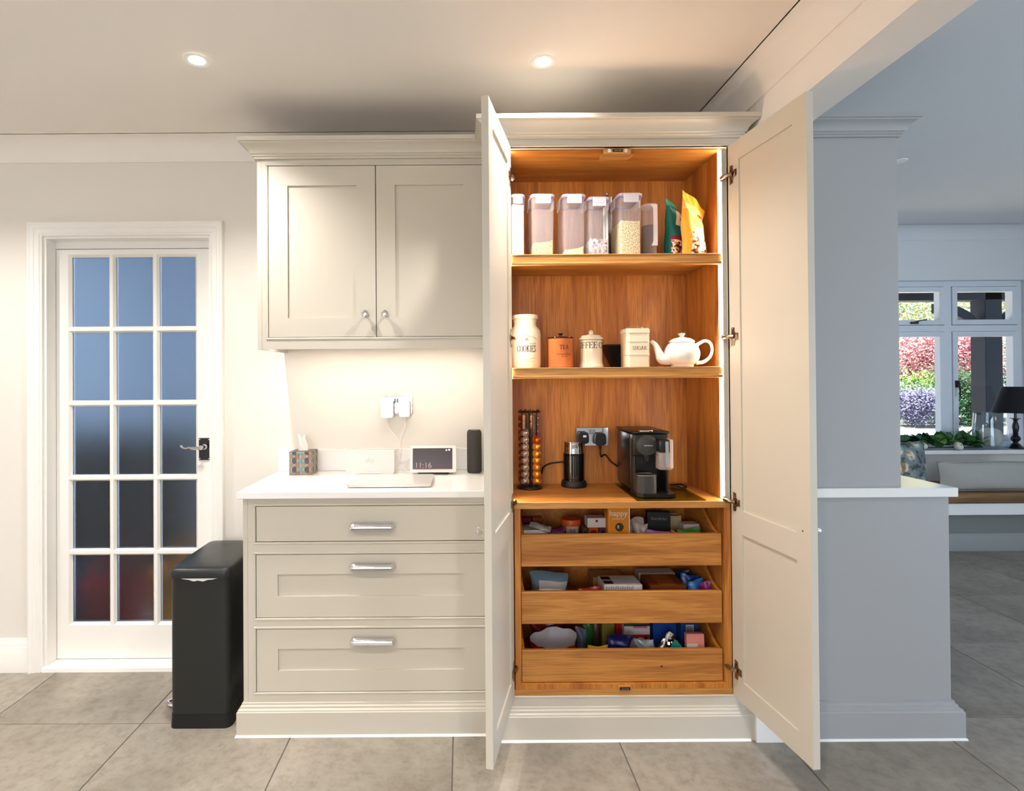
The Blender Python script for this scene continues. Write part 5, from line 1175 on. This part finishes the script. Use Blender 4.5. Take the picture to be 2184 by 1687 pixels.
t = carton('carton', 'low white box with a green printed mark at the right of the top drawer', 1458, 1492, 1118, 2.245, .05, 0, (206, 198, 184), [(.35, .6, .35, .75, (150, 176, 150))])
t, f = pouch('herb_packet', 'bright green packet lying in front of the low white box', 'packet', XA(1472, 1135, 2.19), 2.195, dz(0), .090, ZA(1474, 1127, 2.19) - dz(0), .05, mat('green_film', (44, 104, 24), .4, var=.25, scale=40), seed=12, wr=.006)
t, f = pouch('sweet_packet', 'small coral red packet beside the green packet', 'packet', XA(1441, 1138, 2.185), 2.19, dz(0), .030, ZA(1441, 1133, 2.185) - dz(0), .02, mat('coral_film', (196, 74, 58), .35), seed=13, wr=.003)
# --- middle drawer
t, f = pouch('snack_bag', 'pale blue and white snack bag flopped at the left of the middle drawer', 'food bag', XA(1172, 1255, 2.25), 2.25, dz(1), .150, ZA(1172, 1226, 2.25) - dz(1), .10, mat('blue_grey_film', (124, 152, 166), .35, var=.12), seed=31, wr=.006, lean=.03)
patch(t, f, 'white_panel', mat('film_white', (214, 208, 204), .4), .18, .95, .25, .80, .0015)
t = carton('storage_box', 'plain brown cardboard box behind the white cartons in the middle drawer', 1265, 1330, 1231, 2.31, .09, 1, (168, 126, 70))
t, f = pouch('biscuit_packet', 'ribbed bright red packet low in the middle drawer', 'packet', XA(1258, 1260, 2.20), 2.205, dz(1), .090, ZA(1258, 1254.5, 2.20) - dz(1), .045, mat('red_film', (184, 20, 44), .3, var=.15, scale=80), seed=33, wr=.003)
t = carton('carton', 'white carton with small print and black squares on top in the middle drawer', 1289, 1370, 1247.5, 2.185, .105, 1, (222, 214, 214))
for k in range(16): MB().box(-t['_w'] / 2 + .006 + k * .0068, -t['_w'] / 2 + .0085 + k * .0068, -.0006, -.0002, t['_h'] - .028, t['_h'] - .004 - (k % 3) * .002).build('small_print', mat('grey_ink', (120, 112, 108), .5), t, local=True)
for y_ in (.012, .058): MB().box(-t['_w'] / 2 + .004, -t['_w'] / 2 + .040, y_, y_ + .032, t['_h'] + .0002, t['_h'] + .0008).build('black_square', BLACKM, t, local=True)
t = carton('carton', 'tall white carton standing behind the brown box in the middle drawer', 1362, 1440, 1222, 2.335, .06, 1, (196, 186, 172))
t = carton('chocolate_box', 'brown chocolate box with a gold lettered lid in the middle drawer', 1388, 1464, 1249, 2.185, .125, 1, (122, 58, 20), [(.80, .94, .02, .30, (226, 216, 206))])
GOLDI = mat('gold_ink', (200, 160, 80), .35, .5)
mb = MB(); v_ = text2d('BUTLERS', .013); mb.add([(a, .045 + b, t['_h'] + .0006) for a, b in v_[0]], v_[1]); mb.build('lettering', GOLDI, t, local=True, norm=False)
MB().box(-.034, .034, .004, .120, t['_h'] + .0001, t['_h'] + .0004).build('lid_panel', mat('lid_tan', (150, 88, 30), .5), t, local=True)
BLUF = mat('blue_film', (26, 70, 150), .28, var=.3, scale=50)
for k, (xc, yt, yy, wd_) in enumerate(((1450, 1217, 2.36, .08), (1470, 1224, 2.27, .07), (1482, 1236, 2.20, .06))):
    t, f = pouch('crisp_packet', ['dark blue crisp packet at the very back of the middle drawer', 'blue crisp packet in the middle of three blue packets', 'light blue crisp packet in front of two darker ones'][k], 'packet', XA(xc, 1240, yy), yy, dz(1), wd_, ZA(xc, yt, yy) - dz(1), .04, [mat('navy_film', (18, 40, 92), .3, var=.2), BLUF, mat('sky_film', (34, 104, 176), .28, var=.2)][k], seed=40 + k, wr=.005, rot=-.3 + .2 * k)
t, f = pouch('sweet_packet', 'purple packet in the right corner of the middle drawer', 'packet', XA(1505, 1255, 2.165), 2.17, dz(1), .040, ZA(1505, 1243, 2.165) - dz(1), .03, mat('magenta_film', (120, 24, 100), .3, var=.1), seed=47, wr=.003, rot=-.4)
disc(t, 'white_spot', -.014, .055, .006, WI, y=-.022)
# --- bottom drawer
RED = mat('red_gloss_film', (176, 30, 22), .25, var=.15, scale=30)
ob = thing('opened_bag', 'torn open red snack bag showing its white inside in the bottom drawer', 'food bag', (XA(1182, 1375, 2.24), 2.25, dz(2)))
hb_ = ZA(1182, 1350, 2.24) - dz(2); hf_ = ZA(1182, 1382, 2.2) - dz(2)
def bagp(u, v, s_=1.0):
    a = 2 * PI * u; cx2, cy2 = math.cos(a), math.sin(a)
    rx = (.072 + .022 * v) * s_; ry = (.035 + .028 * v) * s_
    hh_ = (hf_ + .002 * math.sin(5 * a) + .0015 * math.sin(11 * a)) + (hb_ - hf_) * (.5 + .5 * cy2) * (.72 + .28 * cx2)
    return (cx2 * rx + .004 * math.sin(4 * a + 6 * v), cy2 * ry + .003 * math.sin(7 * a + 3 * v), .001 + hh_ * v)
mb = MB(); mb.grid(lambda u, v: bagp(u, v), 48, 10, True); mb.add([bagp(i / 48, 0) for i in range(48)], [tuple(range(48))]); mb.build('bag_outside', RED, ob, 60, local=True, norm=False)
mb = MB(); mb.grid(lambda u, v: bagp(u, .08 + v * .93, .97), 48, 10, True); mb.add([bagp(i / 48, .08, .97) for i in range(48)], [tuple(range(48))]); mb.build('bag_lining', mat('bag_lining', (206, 200, 202), .4, var=.06), ob, 60, local=True, norm=False)
for k in range(3): MB().box(-.05 + k * .03, -.03 + k * .03, -.068, -.067, hf_ - .022, hf_ - .004).build('print_panel', [RED, mat('maroon_print', (134, 20, 52)), BLACKM][k], ob, local=True)
t, f = pouch('snack_bag', 'dark red snack bag behind the torn open one', 'food bag', XA(1170, 1350, 2.36), 2.37, dz(2), .15, ZA(1170, 1328, 2.36) - dz(2), .06, mat('deep_red_film', (120, 22, 14), .28, var=.2), seed=52, wr=.006)
t, f = pouch('snack_bag', 'grey-blue translucent bag beside the torn open red bag', 'food bag', XA(1240, 1370, 2.27), 2.28, dz(2), .045, ZA(1240, 1342, 2.27) - dz(2), .05, mat('slate_film', (92, 102, 122), .3, var=.15), seed=53, wr=.004)
t, f = pouch('pasta_packet', 'green packet leaning in the bottom drawer', 'packet', XA(1254, 1370, 2.30), 2.30, dz(2), .042, ZA(1250, 1331, 2.30) - dz(2), .03, mat('leaf_green_film', (28, 92, 28), .35, var=.15), seed=54, wr=.003, rot=.1)
t, f = pouch('pasta_packet', 'brown packet leaning behind the green one in the bottom drawer', 'packet', XA(1272, 1370, 2.31), 2.33, dz(2), .042, ZA(1268, 1331, 2.31) - dz(2), .03, mat('brown_film', (78, 56, 38), .4, var=.2), seed=55, wr=.003)
t = carton('cereal_box', 'olive yellow box standing in the bottom drawer', 1284, 1311, 1327, 2.31, .06, 2, (128, 122, 44))
t = carton('cereal_box', 'narrow red box beside the olive box in the bottom drawer', 1313, 1328, 1327, 2.31, .06, 2, (176, 18, 24))
t = carton('cracker_box', 'white box with red band and coloured dots in the bottom drawer', 1331, 1386, 1330, 2.28, .06, 2, (214, 206, 200), [(0, 1, .52, .66, (190, 30, 44)), (.0, 1, .92, 1.0, (40, 60, 44)), (.35, .9, .86, .95, (206, 110, 150))])
disc(t, 'dot', -.034, t['_h'] * .59, .005, WI); disc(t, 'dot', .036, t['_h'] * .56, .006, BLACKM); disc(t, 'dot', .012, t['_h'] * .40, .022, WI, y=-.0012); disc(t, 'dot', .006, t['_h'] * .43, .006, mat('lime_ink', (120, 170, 60)), y=-.0016); disc(t, 'dot', .020, t['_h'] * .40, .006, mat('plum_ink', (150, 30, 90)), y=-.0016)
MB().prism([(.026, t['_h'] * .52), (.036, t['_h'] * .50), (.044, t['_h'] * .28), (.034, t['_h'] * .30)], 1, -.0016, -.0010).build('yellow_stripe', mat('yellow_ink', (236, 186, 40)), t, local=True)
t, f = pouch('crisp_packet', 'crinkled navy crisp packet lying in front of the cracker box', 'packet', XA(1322, 1378, 2.20), 2.205, dz(2), .098, ZA(1322, 1358, 2.20) - dz(2), .07, mat('navy_gloss', (24, 26, 84), .22, var=.4, scale=40), seed=57, wr=.010)
t, f = pouch('crisp_packet', 'crumpled silvery blue packet beside the navy one', 'packet', XA(1376, 1378, 2.185), 2.19, dz(2), .074, ZA(1374, 1362, 2.19) - dz(2), .05, mat('silver_blue_film', (150, 158, 168), .25, .3, var=.25, scale=40), seed=58, wr=.009)
t, f = pouch('sweet_packet', 'small yellow packet at the front of the bottom drawer', 'packet', XA(1276, 1382, 2.175), 2.18, dz(2), .075, ZA(1276, 1376.5, 2.175) - dz(2), .03, mat('yellow_film', (196, 150, 24), .35, var=.3, scale=50), seed=59, wr=.004)
t = carton('cereal_box', 'plain blue box standing in the bottom drawer', 1393, 1442, 1327, 2.29, .06, 2, (22, 72, 160))
t = carton('cereal_box', 'blue box with a white barcode patch in the bottom drawer', 1452, 1490, 1327, 2.25, .045, 2, (22, 64, 130), [(.28, .72, .62, .93, (190, 196, 190))])
for k in range(7): MB().box(-.012 + k * .0036, -.0105 + k * .0036, -.0012, -.0008, t['_h'] * .66, t['_h'] * .9).build('barcode_bar', BLACKM, t, local=True)
t = carton('infusion_box', 'pink and white box leaning at the right of the bottom drawer', 1466, 1504, 1354, 2.165, .022, 2, (224, 142, 132), [(.0, .62, .1, .72, (232, 222, 214)), (.1, .58, .22, .30, (150, 24, 50))], lean=-.08)
_lett(t, 'TEA', .012, -.012, t['_h'] * .52, INK, -.0012)
fo = thing('foil_wrapper', 'crumpled silver foil wrapper with a teal label in the bottom drawer', 'wrapper', (XA(1430, 1384, 2.19), 2.200, dz(2)))
rf = random.Random(5); hF = ZA(1446, 1350, 2.19) - dz(2)
pk = {}
def crum(u, v):
    key = (round(u * 22) % 22, round(v * 11))
    if key not in pk: pk[key] = (rf.uniform(.72, 1.25), rf.uniform(-.006, .006))
    a = 2 * PI * u; r = (.058 * (1 - v) ** .7 + .004) * pk[key][0]
    return (r * math.cos(a), r * .5 * math.sin(a), .001 + hF * v + (pk[key][1] if 0 < v < 1 else 0))
mb = MB(); mb.grid(crum, 22, 12, True); mb.build('foil', mat('crumpled_foil', (216, 206, 196), .16, 1, var=.05), fo, 10, local=True)
mb = MB(); mb.add([(-.020, -.034, .03), (.034, -.034, .025), (.036, -.032, .075), (.012, -.026, .098), (-.008, -.030, .07)], [(0, 1, 2, 3, 4)]); mb.xf(Matrix.Translation((0, 0, hF - .115))); mb.build('teal_label', mat('teal_label', (18, 138, 122), .4), fo, local=True)
for o in list(bpy.data.objects):
    for key in ('_w', '_h'):
        if key in o: del o[key]

# ================================================================== DINING ROOM: WINDOW BENCH
be = thing('window_bench', 'built-in white window bench with a rustic oak seat under the window', 'bench', (3.9, 4.4, 0))
bx0, bx1 = 2.2, XR - .01
MB().box(bx0, bx1, 4.195, 4.749, .377, .453, .006).build('seat_plank', RUSTIC, be)
MB().box(bx0, bx1, 4.215, 4.245, .288, .3765, .003).build('apron', GLOSSW, be)
MB().box(bx0, bx1, 4.305, 4.32, 0, .376).build('back_panel', mat('bench_recess_shade', (128, 130, 124), .6), be)  # shade under the seat put into a darker panel colour
MB().sweep([(0, 0), (.016, 0), (.016, .10), (.010, .115), (.004, .13), (0, .13)], [(bx0, 4.305), (bx1, 4.305)]).build('skirting', mat('bench_skirting_shade', (150, 150, 148), .5), be, 30)  # grey tone carries the same under-seat shade
MB().box(bx0, bx1, 4.7, 4.749, .4535, .686).build('wall_cladding', GLOSSW, be)
def cushion(name, label, x, y, z, wd, h, th, m, lean, rotz, seed=0):
    t = thing(name, label, 'cushion', (x, y, z)); rr = random.Random(seed); p1, p2 = rr.uniform(0, 6), rr.uniform(0, 6)
    def side(s_):
        def f(u, v):
            e = max(0, math.sin(PI * u)) ** .45 * max(0, math.sin(PI * v)) ** .45
            k = 1
            return ((u - .5) * wd * (1 - .025 * math.sin(PI * v)), s_ * th / 2 * e + .006 * e * math.sin(8 * u + p1 + 5 * v), h * (.5 + (v - .5) * (1 - .03 * math.sin(PI * u))) + .004 * math.sin(9 * u + p2) * v)
        return f
    mb = MB(); mb.grid(side(-1), 24, 16); mb.grid(side(1), 24, 16); bmesh.ops.remove_doubles(mb.bm, verts=mb.bm.verts, dist=.0008)
    mb.build('cover', m, t, 70, local=True)
    ed = [side(0)(u, 0) for u in [i / 12 for i in range(13)]] + [side(0)(1, v) for v in [i / 8 for i in range(1, 9)]] + [side(0)(1 - u, 1) for u in [i / 12 for i in range(1, 13)]] + [side(0)(0, 1 - v) for v in [i / 8 for i in range(1, 8)]]
    MB().tube(ed, .004, 6, 0, True).build('seam_piping', m, t, 60, local=True)
    t.rotation_euler = (lean, 0, rotz); return t
LINEN = mat('linen', (176, 172, 164), .9, var=.06, scale=9, bump=.5, bscale=500)
def floral():
    m, t, b = base_mat('floral_fabric'); n = t.nodes; L = t.links; tc_ = n.new('ShaderNodeTexCoord')
    v = n.new('ShaderNodeTexVoronoi'); v.inputs['Scale'].default_value = 9; L.new(tc_.outputs['Object'], v.inputs['Vector'])
    r = ramp(t, [(.0, (206, 130, 70)), (.14, (236, 214, 184)), (.30, (232, 222, 200)), (.40, (150, 156, 148)), (.55, (120, 134, 138)), (.8, (104, 116, 120))]); L.new(v.outputs['Distance'], r.inputs[0])
    nz = n.new('ShaderNodeTexNoise'); nz.inputs['Scale'].default_value = 22; L.new(tc_.outputs['Object'], nz.inputs['Vector'])
    r2 = ramp(t, [(.40, (150, 120, 70)), (.48, (255, 255, 255)), (.6, (255, 255, 255)), (.68, (170, 120, 110))]); L.new(nz.outputs[0], r2.inputs[0])
    mx = n.new('ShaderNodeMix'); mx.data_type = 'RGBA'; mx.blend_type = 'MULTIPLY'; mx.inputs[0].default_value = .8; L.new(r.outputs[0], mx.inputs[6]); L.new(r2.outputs[0], mx.inputs[7]); L.new(mx.outputs[2], b.inputs['Base Color']); b.inputs['Roughness'].default_value = .9
    return m
cushion('linen_bolster', 'long grey linen cushion leaning on the window bench', 4.02, 4.262, .4610, .90, .215, .13, LINEN, -.10, 0, 3)
cushion('floral_cushion', 'grey-blue floral cushion on the bench beside the linen one', 3.315, 4.29, .4625, .44, .36, .14, floral(), -.12, .12, 5)
# table lamp on the sill
SZ = .7225
lpx = XA(2166, 940, 4.66)
tl = thing('table_lamp', 'black turned table lamp with a black tapered shade on the window sill', 'lamp', (lpx, 4.66, SZ))
LB_ = mat('lamp_black', (18, 18, 22), .3, coat=.3); 
MB().lathe([(.062, 0), (.064, .008), (.055, .014), (.040, .020), (.030, .034), (.018, .044), (.016, .052), (.026, .062), (.034, .080), (.027, .098), (.016, .108), (.020, .116), (.015, .124), (.021, .150), (.024, .175), (.017, .205), (.012, .222), (.018, .232), (.018, .238), (.036, .242), (.036, .246), (.010, .248), (.008, .30)], (lpx, 4.66, SZ), 32).build('turned_stem', LB_, tl, 40)
zs0, zs1 = ZA(2130, 880, 4.66), ZA(2166, 825, 4.66); rs0 = lpx - XA(2126, 878, 4.66); rs1 = lpx - XA(2143, 826, 4.66)
MB().lathe([(rs0, zs0 - SZ), (rs1, zs1 - SZ), (rs1 - .003, zs1 - SZ), (rs0 - .003, zs0 - SZ)], (lpx, 4.66, SZ), 40, capb=False, capt=False).build('shade', mat('shade_black', (16, 17, 24), .8), tl, 40)
# hurricane glass with a white pumpkin
vx = XA(2111, 955, 4.64)
hg = thing('hurricane_vase', 'clear tapered glass hurricane vase holding a white pumpkin', 'vase', (vx, 4.64, SZ))
MB().lathe([(.105, .001), (.128, .004), (.150, .03), (.128, .17), (.118, .285), (.122, .294), (.119, .294), (.115, .285), (.124, .17), (.146, .032), (.1, .008), (0, .008)], (vx, 4.64, SZ), 48, sy=.62).build('glass_shell', GLASS, hg, 50)
PUMP = mat('white_pumpkin', (226, 220, 206), .45, var=.05, scale=12); STEM = mat('pumpkin_stem', (120, 96, 62), .7)
def pumpkin(name, label, x, y, z, r, h, tilt=(0, 0, 0), ribs=10, par=None):
    t = thing(name, label, 'pumpkin', (x, y, z))
    def f(u, v):
        a = 2 * PI * u; b = PI * v; rr = r * math.sin(b) ** .8 * (1 - .11 * abs(math.cos(a * ribs / 2)) ** 6) if 0 < v < 1 else 0
        return (rr * math.cos(a), rr * math.sin(a), h / 2 - h / 2 * math.cos(b) * (1 - .14 * (abs(v - .5) * 2) ** 6))
    mb = MB(); mb.grid(f, 40, 14, True); mb.build('flesh', PUMP, t, 70, local=True)
    MB().tube([(0, 0, h * .92), (.0, 0, h * 1.02), (-.15 * r, 0, h * 1.10), (-.4 * r, 0, h * 1.2)], [r * .12, r * .07, r * .055, r * .06], 8, 4).build('stem', STEM, t, 50, local=True)
    t.rotation_euler = tilt; return t
pumpkin('large_pumpkin', 'large white pumpkin inside the glass hurricane vase', vx + .005, 4.64, SZ + .012, .080, .165, ribs=12)
# leafy garland along the sill with three little pumpkins
ga = thing('leaf_garland', 'dark green leafy garland lying along the window sill', 'garland', (3.6, 4.62, SZ))
LEAFM = [mat('leaf_dark', (56, 104, 54), .35, var=.3, scale=30), mat('leaf_mid', (104, 158, 76), .35, var=.3, scale=30), mat('leaf_dusky', (52, 82, 58), .4, var=.3, scale=30)]
path = [Vector((3.2, 4.64, SZ + .02))] + [PY(x, y, 4.62) for x, y in ((1935, 944), (1960, 942), (1990, 936), (2020, 938), (2050, 946), (2075, 935), (2095, 922))]
path = catmull(path, 6)
for p in path: p.z = SZ + .016
MB().tube(path, .005, 6).build('vine', mat('vine_brown', (70, 56, 34), .7), ga, 50)
def leafmesh(L_, W_):
    mb = MB(); mb.grid(lambda u, v: ((u - .5) * 2 * W_ * math.sin(PI * min(.999, max(.001, v)) ** .8) ** .8, L_ * v, .12 * L_ * math.sin(PI * v) - .35 * abs(u - .5) * W_), 5, 7); return mb
lm = [leafmesh(.085, .042).build('leaf', LEAFM[k], ga, 60, local=True) for k in range(3)]
rl = random.Random(11); first = [True] * 3
for i in range(110):
    k = rl.choice((0, 0, 1, 2)); p = path[min(len(path) - 1, int(i / 110 * len(path)))]
    if first[k]: o = lm[k]; first[k] = False
    else: o = lm[k].copy(); C.objects.link(o); o.parent = ga
    o.location = p - Vector(ga.location) + Vector((rl.uniform(-.02, .02), rl.uniform(-.012, .03), rl.uniform(0, .062)))
    o.rotation_euler = (rl.uniform(.2, 1.5), rl.uniform(-.5, .5), rl.uniform(-2.6, 2.6)); s_ = rl.uniform(.75, 1.25); o.scale = (s_, s_, s_)
    # keep tips above the sill
    if o.location.z < .012: o.location.z = .012
p0 = PY(1944, 940, 4.585); pumpkin('mini_pumpkin', 'small white pumpkin half hidden at the end of the garland by the cupboard', p0.x, 4.585, SZ + .03, .030, .045, (-1.0, .2, .4))
p0 = PY(1962, 947, 4.585); pumpkin('mini_pumpkin', 'small cream pumpkin above the floral cushion', p0.x + .01, 4.578, SZ + .022, .030, .042, (.8, -.2, .1))
p0 = PY(2037, 953, 4.585); pumpkin('mini_pumpkin', 'small white pumpkin showing its stem end in the middle of the garland', p0.x, 4.582, SZ + .020, .036, .052, (1.1, 0, .2))

# ================================================================== GARDEN
GRAVEL = speckle('pale_gravel', [(.3, (186, 168, 146)), (.55, (226, 214, 198)), (.75, (246, 240, 230))], 14, .9, .3)
gd = MB().prism([(4.98, -.3), (4.98, -.1), (12, .25), (30, .5), (30, -.3)], 0, -8, 30).build('garden_ground', GRAVEL); gd['kind'] = 'structure'
def gz_(y): return -.1 + .35 * (y - 4.98) / 7.02 if y < 12 else .25 + .25 * (y - 12) / 18
PORCH = mat('porch_timber', (34, 38, 50), .6, var=.1)
# oak porch outside the window: posts, beam and curved braces
pc = thing('porch_frame', 'dark painted timber porch with curved braces outside the window', 'porch', (5.5, 5.9, -.1))
pxx = [XA(2103, 800, 5.9), XA(2127, 800, 5.9)]
for xa in (pxx[0], pxx[0] - 2.3): MB().box(xa, xa + .18, 5.9, 6.08, -.08, 2.45, .006).build('post', PORCH, pc)
MB().box(pxx[0] - 2.5, pxx[0] + 1.6, 5.9, 6.06, ZA(2080, 640, 5.9), 2.55, .006).build('beam', PORCH, pc)
MB().box(pxx[0] - 2.6, pxx[0] + 1.8, 5.2, 6.2, 2.56, 2.64).build('porch_roof', PORCH, pc)
for sg, xa in ((-1, pxx[0]), (1, pxx[0] + .18), (1, pxx[0] - 2.3 + .18)):
    br = MB(); outer = []; inner = []
    for i in range(9):
        a = PI / 2 * i / 8; outer.append((xa + sg * .46 * (1 - math.cos(a)), ZA(2080, 645, 5.9) - .30 * (1 - math.sin(a)))); inner.append((xa + sg * (.62 - .0) * (1 - math.cos(a)) + sg * .02, ZA(2080, 645, 5.9) - .11 - .52 * (1 - math.sin(a)) * 1.0))
    inner = [(xa + sg * max(0, (abs(x_ - xa) + .075 * math.cos(i / 8 * PI / 2) - 0)), z_ - .02) for i, (x_, z_) in enumerate(outer)]
    inner = [(x_ + sg * .10 * math.cos(PI / 2 * i / 8), z_ - .10 * math.sin(PI / 2 * i / 8)) for i, (x_, z_) in enumerate(outer)]
    br.prism(outer + inner[::-1], 1, 5.94, 6.02); br.build('curved_brace', PORCH, pc)
def plant(name, label, cat, x, y, h, rx, ry, z0, n, cols, leaf, trunk=True, seed=1, gaps=.0, low=.25):
    t = thing(name, label, cat, (x, y, gz_(y) - .02)); rr = random.Random(seed)
    m_ = foliage_mat(name + '_leaves_%d' % seed, cols); vs = []; fs = []
    cl = [(rr.uniform(-1, 1), rr.uniform(-1, 1), rr.uniform(low, 1)) for _ in range(26)]
    for i in range(n):
        c = rr.choice(cl); q = Vector((rr.gauss(0, .34), rr.gauss(0, .34), rr.gauss(0, .15)))
        px = (c[0] * .8 + q.x) * rx; pyy = (c[1] * .8 + q.y) * ry; pz = z0 + (c[2] + q.z) * (h - z0)
        if pz < .02: pz = rr.uniform(.02, .3)
        a = Vector((rr.uniform(-1, 1), rr.uniform(-1, 1), rr.uniform(-1, 1))).normalized(); b = a.orthogonal().normalized(); s_ = leaf * rr.uniform(.6, 1.3); k = len(vs); P = Vector((px, pyy, pz))
        vs += [P + a * s_, P + b * s_ * .5, P - a * s_, P - b * s_ * .5]; fs.append((k, k + 1, k + 2, k + 3))
    mb = MB(); mb.add(vs, fs); o = mb.build('foliage', m_, t, local=True, norm=False); o['kind'] = 'stuff'
    if trunk:
        mb = MB(); mb.tube([(0, 0, 0), (.05, .02, h * .3), (-.03, 0, h * .6)], [.07, .05, .03], 8, 4)
        for k in range(5):
            a = k * 1.3; mb.tube([(.03, 0, h * (.25 + .06 * k)), (rx * .5 * math.cos(a), ry * .5 * math.sin(a), h * (.5 + .07 * k))], [.03, .012], 6)
        mb.build('trunk', mat('bark', (84, 66, 50), .9, var=.2), t, 50, local=True)
    return t
PINK = [(220, 200, 160), (236, 170, 172), (246, 192, 192), (252, 220, 210)]
GRN = [(64, 110, 44), (110, 160, 70), (170, 204, 104), (216, 226, 150)]
DGR = [(18, 50, 32), (36, 80, 50), (66, 116, 66), (120, 160, 98)]
plant('pink_maple', 'pink-leaved maple tree seen through the casement by the cupboard', 'tree', XA(1945, 790, 13.2), 13.2, 2.1, .75, .5, 1.0, 13000, PINK, .03, seed=2)
plant('pink_maple', 'pink maple tree with orange lower leaves seen beside the porch post', 'tree', XA(2062, 800, 12.9), 12.9, 2.05, .62, .5, .85, 12000, [(240, 190, 110), (236, 164, 172), (246, 186, 190), (252, 214, 208)], .03, seed=3)
plant('green_tree', 'pale green tree rising behind the pink maples', 'tree', 19.5, 21.0, 6.4, 5.0, 1.2, .8, 22000, [(150, 160, 96), (200, 206, 130), (238, 230, 176), (246, 222, 170)], .075, seed=4)
plant('green_tree', 'broad green tree behind the garden shrubs to the side', 'tree', 12.0, 18.5, 5.6, 2.6, 1.2, .6, 16000, [(140, 160, 84), (190, 202, 120), (232, 226, 160), (244, 232, 190)], .07, seed=14)
plant('dark_shrub', 'dark green shrub under the pink maple by the porch post', 'shrub', XA(2060, 890, 12.1), 12.1, 1.15, .5, .3, .05, 9000, DGR, .026, False, 5, low=.05)
plant('purple_shrub', 'purple-leaved shrub low in the garden beyond the window', 'shrub', XA(1952, 890, 11.9), 11.9, .72, .55, .3, .05, 8000, [(84, 84, 116), (124, 122, 156), (160, 156, 186), (130, 164, 110)], .026, False, 6, low=.05)
plant('green_shrub', 'bright green shrub between the maple and the purple shrub', 'shrub', XA(1968, 850, 12.6), 12.6, 1.0, .55, .25, .05, 7000, GRN, .026, False, 7, low=.1)
plant('dark_hedge', 'dark clipped hedge running behind the garden shrubs', 'hedge', 15.0, 15.5, 1.5, 5.5, .4, .0, 14000, DGR, .06, False, 8, low=.02)
